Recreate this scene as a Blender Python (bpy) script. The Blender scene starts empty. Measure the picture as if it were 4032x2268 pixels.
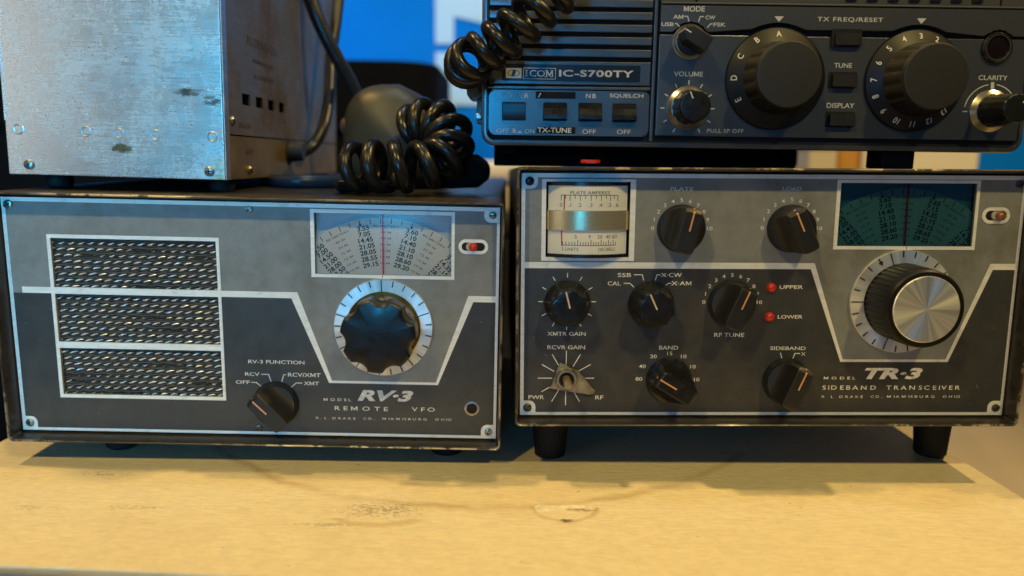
import bpy, bmesh, math, random
from mathutils import Vector, Matrix
random.seed(7)
R = math.radians
C = bpy.context.scene.collection
sc = bpy.context.scene
PI = math.pi

# ------------------------------------------------------------------ camera
TZ = 0.165                                    # camera height above the tabletop
cam = bpy.data.objects.new('camera', bpy.data.cameras.new('camera'))
C.objects.link(cam)
cam.data.sensor_width = 36.0
cam.data.lens = 26.52
cam.data.clip_start = 0.01
cam.data.clip_end = 50
rgt = Vector((0.99989535, 0.00242168, 0.01426262))
dwn = Vector((0.01446675, -0.16737896, -0.98578649))
fwd = Vector((0.0, 0.98588966, -0.16739647))
m = Matrix.Identity(4)
for i, c in enumerate((rgt, -dwn, -fwd)):
    for j in range(3):
        m[j][i] = c[j]
m[0][3], m[1][3], m[2][3] = 0, 0, TZ
cam.matrix_world = m
cam.data.dof.use_dof = True
cam.data.dof.focus_distance = 0.388
cam.data.dof.aperture_fstop = 4.4
sc.camera = cam

# ------------------------------------------------------------------ light
world = bpy.data.worlds.new('World')
sc.world = world
world.use_nodes = True
bg = world.node_tree.nodes['Background']
bg.inputs[0].default_value = (0.36, 0.62, 1.0, 1)
bg.inputs[1].default_value = 0.038

def lamp(name, loc, target, power, color, size, size_y=None, spread=None):
    l = bpy.data.lights.new(name, 'AREA')
    l.energy = power
    l.color = color
    l.size = size
    if size_y:
        l.shape = 'RECTANGLE'; l.size_y = size_y
    else:
        l.shape = 'DISK'
    if spread: l.spread = spread
    o = bpy.data.objects.new(name, l); C.objects.link(o)
    o.location = loc
    o.rotation_euler = (Vector(target) - Vector(loc)).to_track_quat('-Z', 'Y').to_euler()
    return o

WARM = (1.0, 0.66, 0.24)
SOFT = (1.0, 0.77, 0.27)
lamp('ceiling_or_fill_lamp', (-0.66, -0.76, 1.42), (-0.05, 0.38, 0.08), 9.3, SOFT, 0.10)
lamp('ceiling_or_fill_lamp', (0.62, -0.78, 1.46), (0.10, 0.38, 0.08), 10.8, SOFT, 0.11)
lamp('ceiling_or_fill_lamp', (-0.72, 0.42, 1.35), (-0.05, 0.36, 0.0), 8.5, WARM, 0.05)
lamp('ceiling_or_fill_lamp', (0.98, 0.415, 1.30), (0.10, 0.34, 0.0), 12.5, WARM, 0.05)
lamp('ceiling_or_fill_lamp', (0.1, 0.75, 2.2), (0.0, 1.65, 0.2), 7, (0.8, 0.95, 1.0), 0.3, None, R(75))  # fill lamp added above the banner to brighten it
lamp('daylight_window', (-0.56, -1.30, 0.28), (-0.59, 0.4, 0.18), 1.9, (0.04, 0.54, 1.0), 0.62, 0.80, R(28))
lamp('pale_fill_lamp', (-1.75, -1.25, 0.50), (-0.25, 0.4, 0.20), 2.3, (1.0, 0.91, 0.82), 0.85, 1.0)  # added unseen fill that gives the bare chassis something pale to reflect
lamp('blue_screen', (-0.17, -1.30, 0.37), (-0.14, 0.41, 0.21), 0.27, (0.02, 0.40, 1.0), 0.22, 0.36, R(40))
lamp('ceiling_or_fill_lamp', (1.3, 2.0, 1.7), (1.1, 2.1, -0.7), 11, (1.0, 0.74, 0.40), 0.3, None, R(85))  # fill lamp added to brighten the floor at the right rear

sc.view_settings.view_transform = 'Standard'
sc.view_settings.look = 'None'
sc.view_settings.exposure = 0
sc.view_settings.gamma = 1
sc.render.engine = 'CYCLES'
sc.cycles.max_bounces = 8
sc.cycles.transparent_max_bounces = 12

# ------------------------------------------------------------------ materials
def mat(name, color, rough=0.5, metal=0.0, var=0.0, vscale=200, bump=0.0, bscale=800, stretch=None,
        spec=0.5, rvar=0.0, emis=0.0, coat=0.0, aniso=0.0):
    M = bpy.data.materials.new(name); M.use_nodes = True
    nt = M.node_tree; b = nt.nodes['Principled BSDF']
    b.inputs['Base Color'].default_value = (*color, 1)
    b.inputs['Roughness'].default_value = rough
    b.inputs['Metallic'].default_value = metal
    b.inputs['Specular IOR Level'].default_value = spec
    b.inputs['Coat Weight'].default_value = coat
    b.inputs['Coat Roughness'].default_value = 0.15
    if emis:
        b.inputs['Emission Color'].default_value = (*color, 1)
        b.inputs['Emission Strength'].default_value = emis
    if aniso:
        b.inputs['Anisotropic'].default_value = aniso
        t = nt.nodes.new('ShaderNodeTangent'); t.direction_type = 'RADIAL'; t.axis = 'Y'
        nt.links.new(t.outputs[0], b.inputs['Tangent'])
    if var or bump or rvar:
        tc = nt.nodes.new('ShaderNodeTexCoord'); mp = nt.nodes.new('ShaderNodeMapping')
        nt.links.new(tc.outputs['Object'], mp.inputs[0])
        if stretch: mp.inputs['Scale'].default_value = stretch
        def noise(s, d=4):
            n = nt.nodes.new('ShaderNodeTexNoise'); n.inputs['Scale'].default_value = s
            n.inputs['Detail'].default_value = d; n.inputs['Roughness'].default_value = 0.6
            nt.links.new(mp.outputs[0], n.inputs['Vector']); return n
        if var or rvar:
            n = noise(vscale)
            if var:
                mr = nt.nodes.new('ShaderNodeMapRange')
                mr.inputs[1].default_value = 0.3; mr.inputs[2].default_value = 0.7
                mr.inputs[3].default_value = 1 - var; mr.inputs[4].default_value = 1 + var
                nt.links.new(n.outputs[0], mr.inputs[0])
                mx = nt.nodes.new('ShaderNodeMix'); mx.data_type = 'RGBA'; mx.blend_type = 'MULTIPLY'
                mx.inputs[0].default_value = 1
                mx.inputs[6].default_value = (*color, 1)
                nt.links.new(mr.outputs[0], mx.inputs[7]); nt.links.new(mx.outputs[2], b.inputs['Base Color'])
            if rvar:
                mr2 = nt.nodes.new('ShaderNodeMapRange')
                mr2.inputs[1].default_value = 0.3; mr2.inputs[2].default_value = 0.7
                mr2.inputs[3].default_value = max(0.02, rough - rvar); mr2.inputs[4].default_value = rough + rvar
                nt.links.new(n.outputs[0], mr2.inputs[0]); nt.links.new(mr2.outputs[0], b.inputs['Roughness'])
        if bump:
            n2 = noise(bscale, 3); bp = nt.nodes.new('ShaderNodeBump')
            bp.inputs['Strength'].default_value = bump; bp.inputs['Distance'].default_value = 0.0005
            nt.links.new(n2.outputs[0], bp.inputs['Height']); nt.links.new(bp.outputs[0], b.inputs['Normal'])
    return M

class NB:                                     # small node-graph helper
    def __init__(s, M): s.nt = M.node_tree; s.b = s.nt.nodes['Principled BSDF']
    def _in(s, sock, v):
        if hasattr(v, 'links') or hasattr(v, 'is_linked'): s.nt.links.new(v, sock)
        else: sock.default_value = v
    def math(s, op, a, b=None, c=None):
        n = s.nt.nodes.new('ShaderNodeMath'); n.operation = op
        s._in(n.inputs[0], a)
        if b is not None: s._in(n.inputs[1], b)
        if c is not None: s._in(n.inputs[2], c)
        return n.outputs[0]
    def coord(s, kind='Object'):
        n = s.nt.nodes.new('ShaderNodeTexCoord'); return n.outputs[kind]
    def sep(s, v):
        n = s.nt.nodes.new('ShaderNodeSeparateXYZ'); s.nt.links.new(v, n.inputs[0]); return n.outputs
    def map(s, v, scale=(1, 1, 1), loc=(0, 0, 0), rot=(0, 0, 0)):
        n = s.nt.nodes.new('ShaderNodeMapping'); s.nt.links.new(v, n.inputs[0])
        n.inputs['Scale'].default_value = scale; n.inputs['Location'].default_value = loc
        n.inputs['Rotation'].default_value = rot
        return n.outputs[0]
    def noise(s, v, scale, detail=4, rough=0.6, dist=0):
        n = s.nt.nodes.new('ShaderNodeTexNoise'); s.nt.links.new(v, n.inputs['Vector'])
        n.inputs['Scale'].default_value = scale; n.inputs['Detail'].default_value = detail
        n.inputs['Roughness'].default_value = rough; n.inputs['Distortion'].default_value = dist
        return n.outputs[0]
    def step(s, v, a, b, lo=0.0, hi=1.0):
        n = s.nt.nodes.new('ShaderNodeMapRange'); n.interpolation_type = 'SMOOTHSTEP' if b > a else 'LINEAR'
        s._in(n.inputs[0], v)
        n.inputs[1].default_value = a; n.inputs[2].default_value = b
        n.inputs[3].default_value = lo; n.inputs[4].default_value = hi
        return n.outputs[0]
    def mix(s, f, a, b, mode='MIX'):
        n = s.nt.nodes.new('ShaderNodeMix'); n.data_type = 'RGBA'; n.blend_type = mode
        s._in(n.inputs[0], f)
        for k, v in ((6, a), (7, b)):
            if isinstance(v, tuple): n.inputs[k].default_value = (*v[:3], 1)
            else: s.nt.links.new(v, n.inputs[k])
        return n.outputs[2]
    def bump(s, h, strength, dist):
        n = s.nt.nodes.new('ShaderNodeBump'); n.inputs['Strength'].default_value = strength
        n.inputs['Distance'].default_value = dist
        s.nt.links.new(h, n.inputs['Height']); s.nt.links.new(n.outputs[0], s.b.inputs['Normal'])
    def set(s, name, v): s._in(s.b.inputs[name], v)

def paint(name, base, rough, dirt, dirtamt=0.35):
    """flat panel paint with rubbed patches, smudges and pin-head specks"""
    M = mat(name, base, rough); g = NB(M); co = g.coord()
    big = g.noise(co, 22, 5, 0.65); fine = g.noise(co, 900, 2); mid = g.noise(co, 120, 5, 0.7)
    f = g.math('MULTIPLY', g.step(big, 0.45, 0.72), dirtamt)
    col = g.mix(f, base, dirt)
    v = g.step(mid, 0.3, 0.7, 0.9, 1.1)
    col = g.mix(1.0, col, v, 'MULTIPLY')
    sp = g.step(g.noise(co, 420, 1), 0.77, 0.80)
    col = g.mix(g.math('MULTIPLY', sp, 0.5), col, (0.30, 0.28, 0.25))
    g.set('Base Color', col)
    g.set('Roughness', g.step(mid, 0.3, 0.7, rough - 0.07, rough + 0.08))
    g.bump(fine, 0.12, 0.0002)
    return M

def brushed(name, col, rough, stretch, metal=1.0, amt=0.18, grime=0.0):
    M = mat(name, col, rough, metal); g = NB(M); co = g.coord()
    st = g.map(co, stretch)
    n = g.noise(st, 60, 6, 0.75)
    v = g.step(n, 0.25, 0.75, 1 - amt, 1 + amt * 0.6)
    c = g.mix(1.0, col, v, 'MULTIPLY')
    if grime:
        c = g.mix(g.math('MULTIPLY', g.step(g.noise(co, 90, 5, 0.7), 0.52, 0.72), grime), c, (0.16, 0.13, 0.10))
    g.set('Base Color', c)
    g.set('Roughness', g.step(n, 0.3, 0.7, rough - 0.08, rough + 0.1))
    g.bump(n, 0.10, 0.0002)
    return M

M_grey = paint('grey_panel_paint', (0.245, 0.250, 0.236), 0.36, (0.170, 0.156, 0.124), 0.85)
M_dark = paint('charcoal_panel_paint', (0.050, 0.050, 0.049), 0.36, (0.076, 0.068, 0.057), 0.85)
M_trim = brushed('brushed_trim', (0.95, 0.93, 0.86), 0.44, (1, 1, 8), 0.16, 0.12, 0.22)
M_print = mat('white_print', (0.75, 0.74, 0.68), 0.5, var=0.25, vscale=500)
M_printdim = mat('worn_print', (0.52, 0.53, 0.53), 0.5, var=0.3, vscale=500)
M_black = mat('black_gloss_plastic', (0.012, 0.012, 0.012), 0.28, bump=0.03, bscale=900, rvar=0.10, vscale=160)
M_satin = mat('black_satin_plastic', (0.014, 0.013, 0.012), 0.46, bump=0.1, bscale=1200, rvar=0.1)
M_deep = mat('dark_interior', (0.006, 0.006, 0.006), 0.8)
M_rubber = mat('black_rubber', (0.010, 0.010, 0.010), 0.65, bump=0.1, spec=0.25)
M_base = mat('matt_black_base', (0.004, 0.004, 0.004), 0.8, spec=0.1)
M_orange = mat('orange_line', (0.75, 0.36, 0.14), 0.5)
M_red = mat('red_lamp_lens', (0.62, 0.03, 0.015), 0.3, coat=0.4)
M_redline = mat('red_hairline', (0.70, 0.02, 0.03), 0.4)
M_screw = mat('nickel_screw', (0.45, 0.43, 0.39), 0.32, 1.0, var=0.3, vscale=400)
M_darkscrew = mat('tarnished_screw', (0.16, 0.14, 0.11), 0.4, 0.9, var=0.4, vscale=400)
M_slot = mat('screw_slot', (0.02, 0.018, 0.015), 0.7)
M_brass = mat('brass', (0.50, 0.38, 0.17), 0.22, 1.0, var=0.15)
def spun(name, col, rough, metal, aniso, amt, freq):
    M = mat(name, col, rough, metal, aniso=aniso); g = NB(M); s = g.sep(g.coord())
    ang = g.math('ARCTAN2', s[2], s[0])
    n = g.nt.nodes.new('ShaderNodeTexNoise'); n.noise_dimensions = '1D'; n.inputs['Scale'].default_value = freq; n.inputs['Detail'].default_value = 5
    g.nt.links.new(ang, n.inputs['W'])
    g.set('Base Color', g.mix(1.0, col, g.step(n.outputs[0], .3, .7, 1 - amt, 1 + amt * .4), 'MULTIPLY')); return M  # machining pattern whose tone streaks also paint in rays of light
M_spun = spun('spun_aluminium', (0.92, 0.90, 0.84), 0.34, 0.72, 0.90, 0.30, 3.5)
M_chrome = mat('chrome', (0.65, 0.63, 0.58), 0.18, 1.0)
M_ring = spun('spun_ring', (0.90, 0.89, 0.85), 0.40, 0.62, 0.75, 0.28, 2.2)
M_ink = mat('black_ink', (0.02, 0.02, 0.022), 0.6)
M_inkdim = mat('faded_ink', (0.11, 0.10, 0.09), 0.6)
M_dial = mat('dial_plastic', (0.60, 0.60, 0.55), 0.35, var=0.06, vscale=40)
M_dialback = mat('dial_backing', (0.50, 0.58, 0.66), 0.4, var=0.08, vscale=30)
M_meterface = mat('meter_face', (0.82, 0.80, 0.70), 0.4, var=0.08, vscale=60)
M_meterbrass = mat('meter_band', (0.92, 0.78, 0.46), 0.26, 0.80, var=0.06, vscale=900, stretch=(0.15, 1, 1))

# cabinet: dark enamel with bare metal where the front edge is rubbed
def cabinet_mat(name, base, thr):
    M = mat(name, base, 0.38); g = NB(M); co = g.coord(); s = g.sep(co)
    edge = g.step(s[1], -0.0078, -0.0092)                     # local -y is toward the viewer
    edge = g.math('LESS_THAN', s[1], -0.0088)
    n = g.noise(co, 85, 6, 0.75)
    chip = g.math('MULTIPLY', g.math('MULTIPLY', edge, g.step(n, thr, thr + 0.05)), g.step(g.noise(co, 11, 3), .42, .56))
    mott = g.noise(co, 160, 6, 0.7)
    col = g.mix(g.step(mott, 0.35, 0.7), base, tuple(min(1, c * 2.2) for c in base))
    col = g.mix(chip, col, (0.52, 0.45, 0.36))
    g.set('Base Color', col); g.set('Metallic', g.math('MULTIPLY', chip, 0.8))
    g.set('Roughness', g.step(mott, 0.3, 0.7, 0.26, 0.46))
    g.bump(g.noise(co, 1300, 3), 0.12, 0.0003)
    return M
M_cabA = cabinet_mat('worn_brown_enamel', (0.024, 0.019, 0.015), 0.46)
M_cabB = cabinet_mat('black_brown_enamel', (0.022, 0.018, 0.014), 0.50)
M_crackle = mat('marine_radio_paint', (0.050, 0.053, 0.055), 0.30, bump=0.22, bscale=1500, var=0.12, vscale=600, spec=1.0, coat=0.7)
M_cloth_dark = mat('grille_yarn_dark', (0.026, 0.023, 0.020), 0.7)
M_cloth_thin = mat('grille_yarn_brown', (0.095, 0.088, 0.080), 0.6)
M_cloth_silver = mat('grille_yarn_silver', (0.92, 0.94, 0.97), 0.34, 0.45, var=0.40, vscale=700)

def glass(name, tint, gloss):
    M = bpy.data.materials.new(name); M.use_nodes = True; nt = M.node_tree
    nt.nodes.clear()
    o = nt.nodes.new('ShaderNodeOutputMaterial'); mx = nt.nodes.new('ShaderNodeMixShader')
    t = nt.nodes.new('ShaderNodeBsdfTransparent'); t.inputs[0].default_value = (*tint, 1)
    gl = nt.nodes.new('ShaderNodeBsdfGlossy'); gl.inputs['Roughness'].default_value = 0.12
    mx.inputs[0].default_value = gloss
    nt.links.new(t.outputs[0], mx.inputs[1]); nt.links.new(gl.outputs[0], mx.inputs[2])
    nt.links.new(mx.outputs[0], o.inputs[0]); return M
M_glass = glass('clear_dial_glass', (0.97, 0.97, 0.97), 0.05)
M_tint = glass('green_dial_glass', (0.52, 0.68, 0.72), 0.06)

# ------------------------------------------------------------------ mesh builder (panel millimetres: u right, v up, d toward viewer)
class MB:
    def __init__(s, off=(0, 0)):
        s.bm = bmesh.new(); s.off = off; s.mi = 0
    def P(s, u, v, d): return s.bm.verts.new(((u - s.off[0]) * .001, -d * .001, (v - s.off[1]) * .001))
    def face(s, vs):
        try:
            f = s.bm.faces.new(vs); f.material_index = s.mi; return f
        except ValueError: return None
    def box(s, u0, u1, v0, v1, d0, d1, bev=0.0, seg=2):
        u0, u1 = sorted((u0, u1)); v0, v1 = sorted((v0, v1)); d0, d1 = sorted((d0, d1))
        q = [s.P(u, v, d) for d in (d0, d1) for u, v in ((u0, v0), (u1, v0), (u1, v1), (u0, v1))]
        fs = [(0, 3, 2, 1), (4, 5, 6, 7), (0, 1, 5, 4), (1, 2, 6, 5), (2, 3, 7, 6), (3, 0, 4, 7)]
        fl = [s.face([q[i] for i in f]) for f in fs]
        if bev:
            es = list({e for f in fl for e in f.edges})
            r = bmesh.ops.bevel(s.bm, geom=es, offset=bev * .001, segments=seg if bev < 20 else 7, affect='EDGES', profile=0.5)
            for f in r['faces']: f.material_index = s.mi
        return s
    def prism(s, pts, d0, d1, bev=0.0, seg=2):
        a = [s.P(u, v, d0) for u, v in pts]; b = [s.P(u, v, d1) for u, v in pts]; n = len(pts)
        s.face(a[::-1]); top = s.face(b)
        for i in range(n): s.face([a[i], a[(i + 1) % n], b[(i + 1) % n], b[i]])
        if bev and top:
            r = bmesh.ops.bevel(s.bm, geom=list(top.edges), offset=bev * .001, segments=seg, affect='EDGES', profile=0.5)
            for f in r['faces']: f.material_index = s.mi
        return s
    def loft(s, rings, cap0=True, cap1=True, close=True):
        vs = [[s.P(*p) for p in r] for r in rings]; n = len(rings[0])
        for a, b in zip(vs, vs[1:]):
            for i in range(n if close else n - 1): s.face([a[i], a[(i + 1) % n], b[(i + 1) % n], b[i]])
        if cap0: s.face(vs[0][::-1])
        if cap1: s.face(vs[-1])
        return s
    def lathe(s, cu, cv, prof, seg=48, fn=None, cap0=True, cap1=True):
        rings = []
        for r, d in prof:
            rings.append([(cu + (fn(r, 2 * PI * i / seg, d) if fn else r) * math.cos(2 * PI * i / seg),
                           cv + (fn(r, 2 * PI * i / seg, d) if fn else r) * math.sin(2 * PI * i / seg), d) for i in range(seg)])
        return s.loft(rings, cap0, cap1)
    def annulus(s, cu, cv, prof, seg=64):      # closed ring: profile is a closed loop of (r, d)
        rings = [[(cu + r * math.cos(2 * PI * i / seg), cv + r * math.sin(2 * PI * i / seg), d) for i in range(seg)] for r, d in prof]
        return s.loft(rings + [rings[0]], False, False)
    def stroke(s, pts, w, d0, d1):             # mitred flat line
        n = len(pts); L = []; Rr = []
        for i, p in enumerate(pts):
            def nrm(a, b):
                dx, dy = b[0] - a[0], b[1] - a[1]; l = math.hypot(dx, dy) or 1; return (-dy / l, dx / l)
            if i == 0: nx, ny = nrm(pts[0], pts[1]); k = 1
            elif i == n - 1: nx, ny = nrm(pts[-2], pts[-1]); k = 1
            else:
                a = nrm(pts[i - 1], p); b = nrm(p, pts[i + 1]); nx, ny = a[0] + b[0], a[1] + b[1]
                l = math.hypot(nx, ny) or 1; nx /= l; ny /= l; k = 1 / max(.4, nx * a[0] + ny * a[1])
            L.append((p[0] + nx * w / 2 * k, p[1] + ny * w / 2 * k)); Rr.append((p[0] - nx * w / 2 * k, p[1] - ny * w / 2 * k))
        return s.prism(Rr + L[::-1], d0, d1)
    def plate(s, u0, u1, v0, v1, holes, d0, d1):
        us = sorted({u0, u1, *[h[0] for h in holes], *[h[1] for h in holes]})
        vv = sorted({v0, v1, *[h[2] for h in holes], *[h[3] for h in holes]})
        solid = lambda i, j: 0 <= i < len(us) - 1 and 0 <= j < len(vv) - 1 and not any(
            h[0] <= us[i] and us[i + 1] <= h[1] and h[2] <= vv[j] and vv[j + 1] <= h[3] for h in holes)
        F = {}; B = {}
        def g(D, i, j, d):
            if (i, j) not in D: D[(i, j)] = s.P(us[i], vv[j], d)
            return D[(i, j)]
        for i in range(len(us) - 1):
            for j in range(len(vv) - 1):
                if not solid(i, j): continue
                s.face([g(F, i, j, d1), g(F, i + 1, j, d1), g(F, i + 1, j + 1, d1), g(F, i, j + 1, d1)])
                s.face([g(B, i, j, d0), g(B, i, j + 1, d0), g(B, i + 1, j + 1, d0), g(B, i + 1, j, d0)])
                for di, dj, a, b in ((-1, 0, (i, j), (i, j + 1)), (1, 0, (i + 1, j), (i + 1, j + 1)),
                                     (0, -1, (i, j), (i + 1, j)), (0, 1, (i, j + 1), (i + 1, j + 1))):
                    if not solid(i + di, j + dj):
                        s.face([g(F, *a, d1), g(F, *b, d1), g(B, *b, d0), g(B, *a, d0)])
        return s
    def tube(s, pts, r, seg=10, cap=True):     # pts are (u, v, d); r number or list
        P = [Vector(p) for p in pts]; n = len(P); rings = []
        t0 = (P[1] - P[0]).normalized(); up = Vector((0, 0, 1)) if abs(t0.z) < .9 else Vector((1, 0, 0))
        nv = (up - t0 * up.dot(t0)).normalized()
        for i in range(n):
            t = (P[min(i + 1, n - 1)] - P[max(i - 1, 0)]).normalized()
            nv = (nv - t * nv.dot(t)).normalized(); bv = t.cross(nv)
            rr = r[i] if isinstance(r, (list, tuple)) else r
            rings.append([tuple(P[i] + (nv * math.cos(2 * PI * k / seg) + bv * math.sin(2 * PI * k / seg)) * rr) for k in range(seg)])
        return s.loft(rings, cap, cap)
    def text(s, t, u, v, h, w=None, d=.15, rot=0.0, align='C', bold=0.0, stretch=1.0, shear=0.0, space=1.0, warp=None):
        P, F = glyphs(t, bold, shear, space)
        x0 = min(p[0] for p in P); x1 = max(p[0] for p in P); y0 = min(p[1] for p in P); y1 = max(p[1] for p in P)
        ky = h / (y1 - y0); kx = (w / (x1 - x0)) if w else ky * stretch
        ax = {'C': (x0 + x1) / 2, 'L': x0, 'R': x1}[align]; ca, sa = math.cos(rot), math.sin(rot)
        vs = []
        for p in P:
            x = (p[0] - ax) * kx; y = (p[1] - (y0 + y1) / 2) * ky
            q = (u + x * ca - y * sa, v + x * sa + y * ca, d)
            vs.append(s.P(*(warp(*q) if warp else q)))
        for f in F: s.face([vs[i] for i in f])
        return s
    def radial(s, t, cu, cv, ang, r, h, **k):  # ang degrees clockwise from up, text top outward
        a = R(ang); return s.text(t, cu + r * math.sin(a), cv + r * math.cos(a), h, rot=-a, **k)
    def build(s, name, mats, parent=None, smooth=None, recalc=True, label=None):
        if recalc: bmesh.ops.recalc_face_normals(s.bm, faces=s.bm.faces)
        me = bpy.data.meshes.new(name); s.bm.to_mesh(me); s.bm.free()
        for m_ in (mats if isinstance(mats, (list, tuple)) else [mats]): me.materials.append(m_)
        if smooth is not None:
            me.shade_smooth(); me.set_sharp_from_angle(angle=R(smooth))
        o = bpy.data.objects.new(name, me); C.objects.link(o)
        if smooth is not None:
            wn = o.modifiers.new('weighted_normals', 'WEIGHTED_NORMAL'); wn.keep_sharp = True; wn.weight = 90
        if parent: o.parent = parent
        if label: o['label'] = label
        return o

_gl = {}
def _raw(t, bold):
    c = bpy.data.curves.new('print', 'FONT'); c.body = t; c.offset = bold; c.resolution_u = 3
    o = bpy.data.objects.new('print', c); me = bpy.data.meshes.new_from_object(o)
    r = ([tuple(v.co[:2]) for v in me.vertices], [tuple(p.vertices) for p in me.polygons])
    bpy.data.objects.remove(o); bpy.data.meshes.remove(me); bpy.data.curves.remove(c)
    return r
def _span(P): return min(p[0] for p in P), max(p[0] for p in P)
def _char(ch, bold):                         # one glyph and its advance
    key = (ch, bold)
    if key not in _gl:
        base = _span(_raw('II', 0)[0]); both = _span(_raw('I' + ch + 'I', 0)[0])
        adv = (both[1] - both[0]) - (base[1] - base[0])
        if ch == 'M':
            P0 = _raw('M', 0)[0]; x0, x1 = _span(P0); ib = _span(_raw('I', 0)[0]); w = (ib[1] - ib[0]) + 2 * bold
            x0 -= bold; x1 += bold; y0 = -bold; H = max(p[1] for p in P0) + bold; W_ = x1 - x0; mid = W_ / 2
            w = min(w, W_ * .3); h_ = H - y0
            pts = [(0, 0), (w, 0), (w, .66 * h_), (mid - .40 * w, .10 * h_), (mid + .40 * w, .10 * h_), (W_ - w, .66 * h_), (W_ - w, 0), (W_, 0),
                   (W_, h_), (W_ - 1.1 * w, h_), (mid, .40 * h_), (1.1 * w, h_), (0, h_)]
            n = len(pts); P = [(x0 + x, y0 + y) for x, y in pts]
            F = [(0, 1, 2, 11, 12), (11, 2, 3, 10), (3, 4, 10), (10, 4, 5, 9), (9, 5, 6, 7, 8)]
            _gl[key] = (P, F, adv)
        elif ch == ' ': _gl[key] = ([], [], adv)
        else: _gl[key] = (*_raw(ch, bold), adv)
    return _gl[key]
def glyphs(t, bold, shear, space):
    P = []; F = []; x = 0.0
    for ch in t:
        p, f, adv = _char(ch, bold); n = len(P)
        P += [(a + x + shear * b_, b_) for a, b_ in p]; F += [tuple(i + n for i in q) for q in f]
        x += adv * space
    return P, F

def rr(u0, u1, v0, v1, r, d, n=5):
    o = []
    for cx, cy, a0 in ((u1 - r, v0 + r, -90), (u1 - r, v1 - r, 0), (u0 + r, v1 - r, 90), (u0 + r, v0 + r, 180)):
        for i in range(n + 1):
            a = R(a0 + 90 * i / n); o.append((cx + r * math.cos(a), cy + r * math.sin(a), d))
    return o
def rr2(*a, n=5): return [(p[0], p[1]) for p in rr(*a, 0, n=n)]

def thing(name, label, cat, loc=(0, 0, 0), rot=None, group=None):
    o = bpy.data.objects.new(name, None); C.objects.link(o)
    if rot is not None:
        o.matrix_world = Matrix.Translation(loc) @ rot.to_4x4()
    else: o.location = loc
    o.empty_display_size = 0.02
    o['label'] = label; o['category'] = cat
    if group: o['group'] = group
    return o
def tag(o, label, cat, group=None):
    o['label'] = label; o['category'] = cat
    if group: o['group'] = group
    return o
def catmull(pts, n=8):
    P = [Vector(p) for p in pts]; P = [2 * P[0] - P[1]] + P + [2 * P[-1] - P[-2]]; o = []
    for i in range(1, len(P) - 2):
        for k in range(n):
            t = k / n
            o.append(0.5 * ((2 * P[i]) + (-P[i - 1] + P[i + 1]) * t + (2 * P[i - 1] - 5 * P[i] + 4 * P[i + 1] - P[i + 2]) * t * t
                            + (-P[i - 1] + 3 * P[i] - 3 * P[i + 1] + P[i + 2]) * t ** 3))
    o.append(P[-2]); return o

# ------------------------------------------------------------------ setting
def structure(name, me_builder, material):
    o = me_builder.build(name, material); o['kind'] = 'structure'; return o
W = lambda x, y, z: (x * 1000, z * 1000, -y * 1000)     # world metres -> builder millimetres
def wbox(b, x0, x1, y0, y1, z0, z1, bev=0): return b.box(x0 * 1000, x1 * 1000, z0 * 1000, z1 * 1000, -y1 * 1000, -y0 * 1000, bev)

M_floor = mat('beige_floor', (0.50, 0.41, 0.27), 0.55, var=0.08, vscale=3)
structure('floor', wbox(MB(), -4, 4, -3, 3.2, -0.78, -0.74), M_floor)
M_wall = mat('brown_wall', (0.10, 0.085, 0.07), 0.7, var=0.1, vscale=3)
structure('back_wall', wbox(MB(), -4, 4, 3.2, 3.3, -0.74, 2.4), M_wall)

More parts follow.
